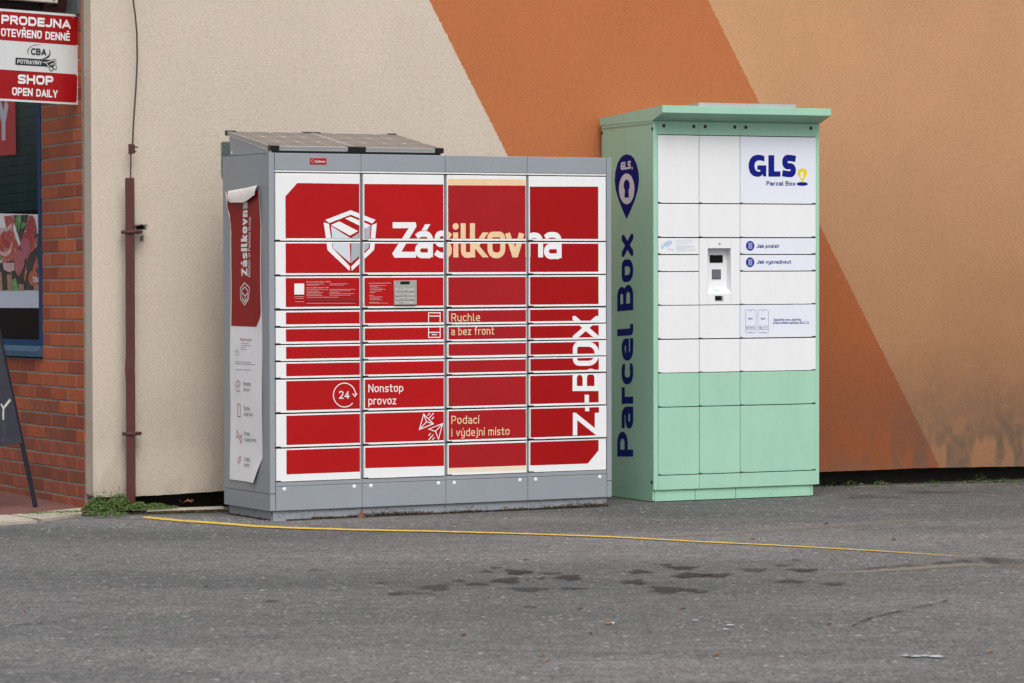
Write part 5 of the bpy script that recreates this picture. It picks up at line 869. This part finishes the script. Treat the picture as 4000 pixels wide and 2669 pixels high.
# wavy sheet built on a grid between the traced left and right edges
def edge(side,z):
    Lp=[(p[1],p[0]) for p in (po[0:6] if side else [po[13],po[12],po[11],po[10],po[9],po[8]])]
    Lp.sort()
    for (za,a),(zb_,b) in zip(Lp,Lp[1:]):
        if z<=zb_: return a+(b-a)*(z-za)/(zb_-za) if z>=za else a
    return Lp[-1][1]
nz,ny=46,8; mb=MB(); V=[]
for j in range(nz+1):
    z=.2+(1.80-.2)*j/nz; l=edge(1,z); r_=edge(0,z)
    for i in range(ny+1):
        t=i/ny; b=l+(r_-l)*t; off=.003+.002*math.sin(z*9+t*2)+.012*max(0,(z-1.6)/.2)*(abs(t-.5)*2)**2+.02*max(0,(.34-z)/.14)*max(0,(t-.6)/.4)**1.5
        V.append((-off,b,z))
mb.add(V,[(j*(ny+1)+i,j*(ny+1)+i+1,(j+1)*(ny+1)+i+1,(j+1)*(ny+1)+i) for j in range(nz) for i in range(ny)])
pv=mb.build('poster_sheet',pw,zl,smooth=True)
def PO(a,c,d):
    l=edge(1,min(max(c,.2),1.8)); r_=edge(0,min(max(c,.2),1.8)); t=(a-l)/(r_-l); z=c
    off=.003+.002*math.sin(z*9+t*2)+.012*max(0,(z-1.6)/.2)*(abs(t-.5)*2)**2+.02*max(0,(.34-z)/.14)*max(0,(t-.6)/.4)**1.5
    return (-off-d-.0008,a,c)
bpy.data.objects.remove(ps)
# red print as grid strips so that it follows the sheet
rd=[]; zz=[1.055+i*(1.80-1.055)/30 for i in range(31)]
for za,zb_ in zip(zz,zz[1:]):
    def lr(z):
        l=edge(1,z)-.013 if z<1.6 else edge(1,z)-.008; l=min(l,.503+(.03 if z>1.7 else 0)); r_=.107
        if z<1.116: r_=.107+(1.116-z)/(1.116-1.05)*.066
        return l,r_
    (la,ra),(lb,rb)=lr(za),lr(zb_)
    for i in range(6):
        rd.append([(la+(ra-la)*i/6,za),(la+(ra-la)*(i+1)/6,za),(lb+(rb-lb)*(i+1)/6,zb_),(lb+(rb-lb)*i/6,zb_)])
gs=[(0,rd)]
wtx=[];rtx=[];ktx=[]
for k,t in enumerate(D['po_text']):
    q=text2d(*t,wt=.2 if k==0 else (.1 if k==1 else .13),sp=.16)
    (wtx if k<2 else rtx if k==2 else ktx).extend(q)
wtx+=[q for p in D['po_emb'] for q in ribbon(p,.006)]
gs+=[(1,wtx),(2,rtx+[q for p in D['po_icons'] for q in ribbon(p,.004)]),(3,ktx+[q for p in D['po_bars'] for q in ribbon(p,.0022)])]
prints('poster_print',pv,gs,PO,None,[mat('poster_red_vinyl',(.27,.006,.008),.4,var=.06,vscale=4,spec=.2),ink_w,ink_r,mat('dark_grey_print',(.1,.1,.11),.5)],base=.0003,step=.000006,gap=.0008)
# curled-over top edge, back side showing
mb=MB(); V=[]; n1,n2=10,14; cu=D['po_curl']
for j in range(n1+1):
    t=j/n1
    for i in range(n2+1):
        s=i/n2; b=.522+(.112-.522)*s; ang=t*PI*1.05; rad=.030; drop=(.042+.026*math.sin(s*PI)+.003*math.sin(s*13))
        z=1.795+.024*s+.016*math.sin(ang)-(t**2)*drop; x=-.004-.018*(1-math.cos(ang))*.5-t*.006-.002*math.sin(s*8)*t
        bb=b+(-.03*t if s<.08 else 0)+(.012*t if s>.92 else 0); V.append((x,bb,z))
mb.add(V,[(j*(n2+1)+i,j*(n2+1)+i+1,(j+1)*(n2+1)+i+1,(j+1)*(n2+1)+i) for j in range(n1) for i in range(n2)])
mb.build('poster_curl',pback,zl,smooth=True)
# solar panels
def solar(u0,u1,name='solar_panel'):
    y0,z0=.0186,2.0385; y1,z1=.6205,2.143; Ln=math.hypot(y1-y0,z1-z0); ax=Vector((0,(y1-y0)/Ln,(z1-z0)/Ln)); nr=Vector((0,-ax.z,ax.y)); th=.024; fr=.018
    def Pp(u,s,d): q=Vector((u,y0,z0))+ax*s+nr*d; return tuple(q)
    mb=MB()
    def bar(ua,ub,sa,sb,mi):
        mb.add([Pp(ua,sa,-th),Pp(ub,sa,-th),Pp(ub,sb,-th),Pp(ua,sb,-th),Pp(ua,sa,0),Pp(ub,sa,0),Pp(ub,sb,0),Pp(ua,sb,0)],[(0,3,2,1),(4,5,6,7),(0,1,5,4),(1,2,6,5),(2,3,7,6),(3,0,4,7)],mi)
    bar(u0,u1,0,fr,0); bar(u0,u1,Ln-fr,Ln,0); bar(u0,u0+.01,fr,Ln-fr,1); bar(u1-.01,u1,fr,Ln-fr,1)
    # grooves along the front profile
    for h in (-.007,-.013): mb.add([tuple(Vector(Pp(u0+.05,-.0006,h))),tuple(Vector(Pp(u1-.05,-.0006,h))),tuple(Vector(Pp(u1-.05,-.0006,h-.0016))),tuple(Vector(Pp(u0+.05,-.0006,h-.0016)))],[(0,1,2,3)],1)
    s=mb.build(name,[alu,alud],zl)
    q=MB(); q.add([Pp(u0+.01,fr,-.0015),Pp(u1-.01,fr,-.0015),Pp(u1-.01,Ln-fr,-.0015),Pp(u0+.01,Ln-fr,-.0015)],[(0,1,2,3)]); c=q.build('cells',solarm,s); set_uv(c,[(0,0),(1,0),(1,1),(0,1)])
    cw=.052
    for ua,ub in ((u0-.002,u0+cw),(u1-cw,u1+.002)):
        for sa,sb in ((-.002,.03),(Ln-.03,Ln+.002)):
            q=MB(); t2=th+.002; pts=[Pp(ua,sa,-t2),Pp(ub,sa,-t2),Pp(ub,sb,-t2),Pp(ua,sb,-t2),Pp(ua,sa,.002),Pp(ub,sa,.002),Pp(ub,sb,.002),Pp(ua,sb,.002)]
            q.add(pts,[(0,3,2,1),(4,5,6,7),(0,1,5,4),(1,2,6,5),(2,3,7,6),(3,0,4,7)]); q.build('corner_cap',black,s)
    return Pp
solar(.0195,.5385); solar(.5435,1.0773)
mb=MB()
mb.prism([(.035,ZTl-.002),(.56,ZTl-.002),(.575,2.108),(.035,2.012)],lambda a,c,d:(.022+d,a,c),0,.003); mb.build('panel_bracket',grey,zl)
mb=MB(); mb.prism([(.035,ZTl-.002),(.56,ZTl-.002),(.575,2.108),(.035,2.012)],lambda a,c,d:(1.065+d,a,c),0,.003); mb.build('panel_bracket',grey,zl)
mb=MB(); mb.box(.03,1.065,.03,.034,ZTl-.002,2.016); mb.build('bracket_rail',black,zl)
mb=MB(); mb.cyl((.0215,.54,2.018),(-1,0,0),.006,.003,10); mb.build('bracket_screw',boltm,zl)
# leaf litter along the plinth
mb=MB(); rg=random.Random(21)
def frag(x,y,z,r,mi):
    a=Vector((rg.gauss(0,1),rg.gauss(0,1),rg.gauss(0,1))).normalized(); b=a.orthogonal().normalized(); c=a.cross(b); p=Vector((x,y,z)); mb.add([p-b*r,p+c*r*.4,p+b*r,p-c*r*.4],[(0,1,2,3)],mi)
for i in range(9000):
    x=rg.uniform(.1,2.13); dens=.35+.65*abs(math.sin(x*5.1+1)*math.sin(x*2.3)); 
    if x<.25: dens*=.35
    hmax=.030*dens*(1 if rg.random()<.93 else 2.0); y=.010-abs(rg.gauss(0,.008)); frag(x,y,rg.uniform(.0,hmax)*(.2+.8*rg.random()),rg.uniform(.002,.007),rg.choice((0,0,1,1,2)))
for i in range(240): # dried stalks stuck to the metal
    x=rg.uniform(.15,2.12); frag(x,.0105,rg.uniform(.008,.053),rg.uniform(.002,.006),1)
for i in range(700):
    y=rg.uniform(.03,.58); frag(.016-abs(rg.gauss(0,.006)),y,rg.uniform(0,.014)*rg.random(),rg.uniform(.002,.006),rg.choice((0,1,1)))
o=mb.build('leaf_litter',litter); o.location=(oZ[0],oZ[1],0); o.rotation_euler=(0,0,yz); tag(o,kind='stuff',label='brown moss and leaf litter along the foot of the red locker')
dl=empty('dry_leaf',(oZ[0]+math.cos(yz)*.545-math.sin(yz)*-.004,oZ[1]+math.sin(yz)*.545+math.cos(yz)*-.012,.0),rz=yz,label='curled brown leaf standing against the foot of the red locker',cat='leaf')
mb=MB(); mb.add([(-.025,0,.002),(.0,-.01,.0),(.012,-.004,.02),(.018,.004,.052),(.0,.006,.03),(-.012,.004,.02),(.03,-.006,.006)],[(0,1,4,5),(1,2,4),(2,3,4),(1,6,2)]); mb.build('blade',dryl[0],dl)
# ================================================================== GREEN PARCEL LOCKER
oG,yg=D['frG']; WG=1.1227; DG=.658
gl=empty('parcel_locker',(oG[0],oG[1],0),rz=yg,label='tall mint green parcel locker with white doors and an overhanging roof',cat='parcel locker')
mb=MB(); mb.box(.004,WG-.004,.062,DG-.004,.075,2.2235); mb.box(.004,.36,.014,.0619,.075,2.2235); mb.box(.5175,WG-.004,.014,.0619,.075,2.2235); mb.box(.3601,.5174,.014,.0619,.075,1.215); mb.box(.3601,.5174,.014,.0619,1.486,2.2235); mb.build('carcass',green,gl)
for x0,x1 in ((0,.0295),(1.0985,WG)):
    mb=MB(); mb.cbox(x0,x1,0,.05,.0706,2.2265,.0015); mb.build('corner_post',green,gl)
for x0,x1 in ((0,.004),(WG-.004,WG)):
    mb=MB(); mb.box(x0,x1,.05,DG,.0706,2.214); mb.build('side_panel',green,gl)
gc=[(.0312,.3015),(.3052,.5775),(.5808,1.0972)]
for (x0,x1) in gc:
    mb=MB(); mb.cbox(x0-.001,x1+.001,-.001,.02,2.1485,2.226,.001); mb.build('fascia',green,gl)
    mb=MB(); mb.cbox(x0-.001,x1+.001,-.001,.02,.0706,.1535,.001); mb.build('base_rail',green,gl)
for x,z in D['g_hole']:
    mb=MB(); mb.cyl((x,-.001,z),(0,-1,0),.0108,.0016,18,dome=.0008); mb.build('plug',black,gl)
for y,z in D['gs_hole']:
    mb=MB(); mb.cyl((.0,max(y,.0115),z),(-1,0,0),.0108,.0016,18,dome=.0008); mb.build('plug',black,gl)
grow=[(1.7488,2.1438),(1.5494,1.7426),(1.4495,1.5426),(1.3501,1.4433),(1.1522,1.3445),(.9546,1.1475),(.7562,.9479),(.5569,.7520),(.1585,.5515)]
navG=tris(D['g_G'])+tris(D['g_L'])+ribbon(D['g_S'],.0375)+tris(D['g_ell'])+[q for t in D['g_text'] for q in text2d(*t,wt=.2,sp=.12)]+[t for p in D['g_disc'] for t in tris(p)]+[q for p in D['g_ph'] for q in ribbon(p,.0017)]+[t for p in D['g_tri'] for t in tris(p)]
navS=[q for k,t in enumerate(D['g_text2']) for q in text2d(*t,wt=.185 if k<2 else (.24 if k<4 else .14),sp=.12)]
gyl=tris(D['g_pin']); gwh=tris(D['g_key']); gcd=[t for p in D['g_dq'] for t in tris([((q[0]-.647)*.8+.647,q[1]) for q in p])]
cam_=[t for p in D['g_cam'] for t in tris(p)]; camt=[q for t in D['g_camt'] for q in text2d(*t,wt=.15)]+[q for p in D['g_cambars'] for q in ribbon(p,.0016)]
rg=random.Random(4)
for ci,(x0,x1) in enumerate(gc):
    for ri,(z0,z1) in enumerate(grow):
        if ci==1 and ri in (2,3,4): continue
        gm=green if ri>=7 else (gwhite2 if (ci==2 and ri in (0,2,3,5)) else gwhite)
        gp_=x1-.028 if ci==2 else x1-.001
        mb=MB(); mb.cbox(x0,x1,-.002,.012,z0+.004,z1,.0014); mb.box(x0+.018,gp_,-.0028,.01,z0+.0005,z0+.0045,1)
        d=mb.build('door',[gm,lipm if ri<7 else green],gl); d.location=(0,rg.uniform(-.0004,.0004),0); d.rotation_euler=(0,0,rg.uniform(-.0008,.0008))
        FD=lambda a,c,dd_:(a,-.002-dd_,c)
        gs=[]
        if ci==2: gs=[(0,navG+navS),(1,gyl),(2,gwh),(5,gcd)]
        if ci==0 and ri==2: gs=[(3,cam_),(4,camt)]
        if gs: prints('lettering',d,gs,FD,(x0+.001,x1-.001,z0+.005,z1-.001),[navy,yel,ink_w,ltb,faint,MATS.get('code_blue') or mat('code_blue',(.22,.27,.52),.4)],base=.0004,step=.000006)
# black strips standing in for shade in the door gaps
mb=MB(); 
for ri,(z0,z1) in enumerate(grow):
    if ri in (2,3): mb.box(.0305,.3035,.006,.0138,z0-.0065,z0+.003); mb.box(.579,1.098,.006,.0138,z0-.0065,z0+.003)
    else: mb.box(.0305,1.098,.006,.0138,z0-.0065,z0+.003)
mb.box(.0305,1.098,.006,.0138,2.143,2.1485); mb.build('door_gap_shade',black,gl)
# terminal
tz0,tz1=1.1522,1.5426; x0,x1=gc[1]; rx0,rx1=.362,.5153; rz1=1.4833; rz0=1.2489; dep=.045
mb=MB(); mb.cbox(x0,rx0-.0008,-.002,.012,tz0,tz1,.001); mb.cbox(rx1+.0008,x1,-.002,.012,tz0,tz1,.001); mb.cbox(rx0,rx1,-.002,.012,rz1,tz1,.001); mb.cbox(rx0,rx1,-.002,.012,tz0,1.2190,.001)
tm=mb.build('terminal',gwhite,gl)
mb=MB(); mb.add([(rx0,dep,rz1),(rx1,dep,rz1),(rx1,dep,rz0),(rx0,dep,rz0),(rx0,0,rz1),(rx1,0,rz1),(rx1,-.001,1.2190),(rx0,-.001,1.2190)],[(0,1,2,3),(4,5,1,0),(4,0,3,7),(1,5,6,2),(3,2,6,7)])
mb.build('recess',gwhite,tm)
FR=lambda a,c,d:(a+.0,dep-d,c); sh=.0125
def shp(pts,dx): return [(p[0]+dx,p[1]) for p in pts]
PX=.022
mb=MB(); mb.prism(shp(D['g_scr'],PX),FR,.002,0); mb.build('screen',lens,tm)
mb=MB(); mb.prism(shp(D['g_kp'],PX),FR,.003,0); gk=mb.build('keypad',mat('grey_rubber',(.09,.1,.11),.5),tm)
a0,b0=D['g_kp'][0][0]+PX,D['g_kp'][0][1]; kw=(D['g_kp'][1][0]-D['g_kp'][0][0]); kh=b0-D['g_kp'][2][1]; kl=['1','2','3','A','4','5','6','B','7','8','9','C','0','0','0','D']
mb=MB()
for r_ in range(4):
    for c_ in range(4): mb.cbox(a0+kw*(.1+.21*c_),a0+kw*(.1+.21*c_+.17),dep-.006,dep-.002,b0-kh*(.1+.21*r_+.17),b0-kh*(.1+.21*r_),.001)
o=mb.build('keypad_keys',mat('grey_key',(.16,.17,.19),.4),tm)
c4=D['g_card']; mb=MB(); mb.prism([(p[0]+.004,p[1]) for p in c4],lambda a,c,d:(a,(c-1.219)/(1.2489-1.219)*dep-.001-d,c),.0006,0); mb.build('card_label',MATS['light_blue_print'],tm)
mb=MB(); s4=D['g_slot']; mb.prism(s4,FF,.0024,.0018); mb.build('scanner_slot',mat('slot_grey',(.33,.35,.38),.4),tm); mb=MB(); mb.prism([(s4[0][0]+.001,s4[0][1]-.001),(s4[1][0]-.012,s4[1][1]-.001),(s4[1][0]-.012,s4[2][1]+.006),(s4[0][0]+.001,s4[2][1]+.006)],FF,.0028,.0024); mb.build('scanner_window',lens,tm)
lx,lz=D['g_lens'][0]; mb=MB(); mb.cyl((lx,-.002,lz),(0,-1,0),.0055,.0016,14); mb.cyl((lx,-.0036,lz),(0,-1,0),.0028,.0008,10,mi=1); mb.build('camera_lens',[mat('lens_rim',(.3,.28,.24),.4),lens],tm)
# plinth
xs=D['g_plinth']
for x0,x1 in ((xs[0]+.001,xs[1]-.0015),(xs[1]+.0015,xs[2]-.0015),(xs[2]+.0015,xs[3]-.0015),(xs[3]+.0015,xs[4]),(.0,xs[0]-.0015)):
    mb=MB(); mb.cbox(x0,x1,.010 if x1-x0>.05 else .012,.03,.004 if x1-x0>.05 else .006,.0706,.0008); mb.build('plinth_panel',greenp,gl)
mb=MB(); mb.box(.0,.004,.03,DG-.02,.004,.0706); mb.build('plinth_side',greenp,gl)
mb=MB(); mb.box(.006,xs[4]-.002,.03,DG-.02,0,.0716); mb.build('plinth_core',black,gl)
# roof with sloping underside
ovh=.122; e_=.006
fr_,fb=2.3105,2.2695; bt_,bb_=2.2667,2.2250
mb=MB(); sec=[(-ovh,fr_),(DG+.012,bt_),(DG+.012,bb_),(.655,bb_),(.0,2.2275),(-ovh,fb)]
mb.prism(sec,lambda a,c,d:(d,a,c),-e_,WG+e_); mb.build('roof',green,gl)
mb=MB(); mb.cbox(-e_-.0005,WG+e_+.0005,-ovh-.003,-ovh+.0,fb-.0005,fr_+.001,.0008); mb.build('roof_fascia',green,gl)
mb=MB(); mb.prism([(.0,2.2275),(.655,2.2245),(.645,2.205),(.05,2.2125),(.0,2.214)],lambda a,c,d:(d,a,c),-.0035,.0); mb.build('roof_skirt',green,gl)
x0,x1,_z=D['g_top']; mb=MB()
sl=(bt_-fr_)/(DG+ovh); T0=-.06; V=[]
for (y,dz) in ((T0,.004),(T0,.028),(.50,.028),(.50,.004)): V+=[(x0,y,fr_+sl*(y+ovh)+dz),(x1,y,fr_+sl*(y+ovh)+dz)]
mb.add(V,[(0,1,3,2),(2,3,5,4),(4,5,7,6),(6,7,1,0),(0,2,4,6),(1,7,5,3)]); mb.build('roof_solar_panel',alu,gl)
mb=MB(); mb.add([(x0+.012,T0+.012,fr_+sl*(T0+.012+ovh)+.0284),(x1-.012,T0+.012,fr_+sl*(T0+.012+ovh)+.0284),(x1-.012,.49,fr_+sl*(.49+ovh)+.0284),(x0+.012,.49,fr_+sl*(.49+ovh)+.0284)],[(0,1,2,3)]); o=mb.build('roof_solar_cells',solarm,gl); set_uv(o,[(0,0),(1,0),(1,1),(0,1)])
# side graphics
FGs=lambda a,c,d:(-d,a,c)
gs=[(0,tris(D['gs_pin'])+text2d(*D['gs_pb'],wt=.2,sp=.1)),(1,tris(D['gs_in'])+text2d(*D['gs_gls'],wt=.26,sp=.08)),(2,tris(D['gs_key'])),(3,tris(D['gs_dot']))]
prints('side_lettering',gl,gs,FGs,None,[navyd,mat('silver_print',(.62,.62,.68),.4),MATS['navy_side_print'],yel],base=.0004,step=.000006)
mb=MB(); mb.cyl((WG,.12,.968),(1,0,0),.012,.010,14); mb.cyl((WG+.010,.12,.968),(1,0,0),.007,.014,12); mb.build('side_lock',black,gl)
# ================================================================== WEEDS, LEAVES, LITTER
def foliage(pts_fn,n,size,mats,rg):
    mb=MB()
    for i in range(n):
        p=Vector(pts_fn()); a=Vector((rg.gauss(0,.7),rg.gauss(0,.7),1)).normalized(); b=a.orthogonal().normalized(); th=rg.uniform(0,6.3); c=a.cross(b); u=b*math.cos(th)+c*math.sin(th); w=a.cross(u); s=size*rg.uniform(.6,1.3); mi=rg.choice((0,0,0,1,2))
        mb.add([p-u*s*.6,p+w*s*.38-a*s*.1,p+u*s*.7,p-w*s*.38-a*s*.1],[(0,1,2),(0,2,3)],mi)
    return mb
rg=random.Random(7); W0v=Vector((oW[0],oW[1],0)); wu=Vector((math.cos(yw),math.sin(yw),0)); wn=Vector((-math.sin(yw),math.cos(yw),0))
def clump(cx,cn,rx,rn,h,z0=.02):
    def f():
        while True:
            a=rg.uniform(-1,1); b=rg.uniform(-1,1)
            if a*a+b*b<1: break
        hh=h*max(0,(1-(a*a+b*b)))**.55*(.75+.35*math.sin(a*7+b*5)); p=W0v+wu*(cx+a*rx)-wn*(cn+b*rn); return (p.x,p.y,z0+hh*rg.uniform(.35,1.0))
    return f
mbA=foliage(clump(.09,.10,.185,.17,.086),6500,.0085,leafm,rg); m2=foliage(clump(.27,.13,.19,.12,.03),2600,.008,leafm,rg); mbA.add(m2.v,m2.f); mbA.m=mbA.m[:-len(m2.m)]+m2.m
m2=foliage(clump(-.03,.35,.12,.15,.022,.012),1500,.007,leafm,rg); mbA.add(m2.v,m2.f); mbA.m=mbA.m[:-len(m2.m)]+m2.m
for k in range(5): # taller sprigs
    c=clump(rg.uniform(.0,.2),.04,.018,.018,.125); m2=foliage(c,70,.009,leafm,rg); mbA.add(m2.v,m2.f); mbA.m=mbA.m[:-len(m2.m)]+m2.m
tag(mbA.build('weed_clump',leafm),'dense green ground-hugging weeds at the wall corner round the pipe foot','weed')
mbA=foliage(clump(-.30,.32,.20,.05,.014,.028),700,.007,leafm,rg)
tag(mbA.build('weed_patch',leafm),'thin patch of green weeds on the red paving behind the kerb','weed')
mbA=foliage(clump(.78,.20,.035,.04,.035,.01),300,.008,leafm,rg)
tag(mbA.build('weed_tuft',leafm),'small green tuft at the rear corner of the red locker','weed')
wr=D['weedr']; labs=['grassy tuft against the right side of the green locker','low weeds left of centre under the orange wall','low sparse weeds under the orange band of the wall','thin weeds just right of the orange band foot','weed tuft left of the tallest one under the tan wall','spreading weeds under the tan wall','tallest little weed tuft under the tan wall at right','weeds right of the tallest tuft under the tan wall','weed tuft at the far right edge under the tan wall']
for i,(p,l) in enumerate(zip(wr,labs)):
    def f(p=p,i=i):
        a=rg.gauss(0,.05+.03*(i%3)); b=rg.gauss(0,.025); hh=(.045 if i in (0,6) else .022)*math.exp(-(a/.06)**2); return (p[0]+a,p[1]+b+a*.42,.004+hh*rg.random()*1.3)
    mbA=foliage(f,150+120*(i%2),.009,[leafm[2],leafm[1],leafm[2]],rg); tag(mbA.build('weed_tuft',[leafm[2],leafm[1],leafm[2]]),l,'weed',group='weeds along the foot of the tan wall')
mb=MB(); 
for i in range(900):
    t=rg.uniform(3.9,7); p=W0v+wu*t-wn*rg.gauss(-.02,.05); 
    a=rg.uniform(0,6); r_=rg.uniform(.003,.008); mb.add([(p.x-math.cos(a)*r_,p.y-math.sin(a)*r_,.003),(p.x+.3*r_,p.y-.3*r_,.008),(p.x+math.cos(a)*r_,p.y+math.sin(a)*r_,.003)],[(0,1,2)],rg.randrange(3))
tag(mb.build('wall_foot_litter',litter),kind='stuff',label='dirt and leaf crumbs along the foot of the wall')
Lb=['small brown leaf scrap on the asphalt, left of the row of stains','brown leaf scrap near the left edge of the asphalt','tiny dark brown crumb low on the left asphalt','tiny black crumb low on the left asphalt','curled brown leaf just below the dark stains','reddish twig lying between two dark stains','brown leaf sliver low in the middle of the yard','short brown leaf bit right of the lower middle','orange-tan leaf scrap, upper of a close pair','orange-tan leaf scrap, lower of a close pair','brown leaf sliver below the right-hand stains','brown leaf sliver in the middle of the yard','dark leaf lying on the fork of the thin crack','tan leaf sliver at the lower right of centre','tan leaf sliver at the far lower right','dark twig just above the yellow line at right','dark twig between the green locker and the yellow line','tiny tan leaf scrap just below the yellow line','tiny orange crumb under the faint stains','brown twig on the asphalt above the right end of the yellow line']
for (x,y,w,k),l in zip(D['leaves'],Lb):
    q=empty('leaf_scrap',(x,y,0),rz=rg.uniform(-.4,.4),label=l,cat='leaf',group='leaf scraps on the asphalt'); mb=MB(); w*=.85
    hh=w*.28; mb.add([(-w/2,0,.004),(-w*.2,-hh,.006),(w*.25,-hh*.8,.01),(w/2,.1*hh,.006),(w*.2,hh,.012),(-w*.25,hh*.8,.008),(0,0,.004)],[(6,0,1),(6,1,2),(6,2,3),(6,3,4),(6,4,5),(6,5,0)]); mb.build('blade',dryl[int(k)],q)
b0,b1_=D['butt'][0],D['butt'][1]; ang=math.atan2(b1_[1]-b0[1],b1_[0]-b0[0])
q=empty('cigarette_butt',(b0[0],b0[1],.005),rz=ang,label='flattened tan cigarette butt on the asphalt below the stains',cat='cigarette butt'); mb=MB(); mb.cyl((0,0,0),(1,0,0),.005,.03,8); mb.build('filter',dryl[2],q); mb=MB(); mb.cyl((.03,0,0),(1,0,0),.0048,.010,8); mb.build('paper',pgrey,q)
b0,b1_=D['butt'][2],D['butt'][3]; q=empty('wood_chip',(b0[0]+.02,b0[1]-.06,.036),rz=.5,label='small tan wood chip lying right beside the foot of the brown pipe',cat='wood chip'); mb=MB(); mb.cyl((0,0,0),(1,0,0),.0055,.035,8); mb.build('chip',mat('tan_wood',(.42,.3,.18),.7),q)
for k,(x,y) in enumerate(((.56,-.03),(.60,-.0),(.53,.02))):
    p=W0v+wu*x+wn*(y+.03); q=empty('dry_leaf',(p.x,p.y,.034),rz=k,label=['orange-brown leaf in the dark gap under the cream wall','brown twig-like leaf beside the orange one under the cream wall','smallest brown leaf in the gap under the cream wall'][k],cat='leaf',group='leaves under the cream wall'); mb=MB(); s=.028-.005*k; mb.add([(-s,0,0),(0,-s*.5,.012),(s,0,.004),(0,s*.5,.022)],[(0,1,3),(1,2,3)]); mb.build('blade',dryl[(2,0,0)[k]],q)
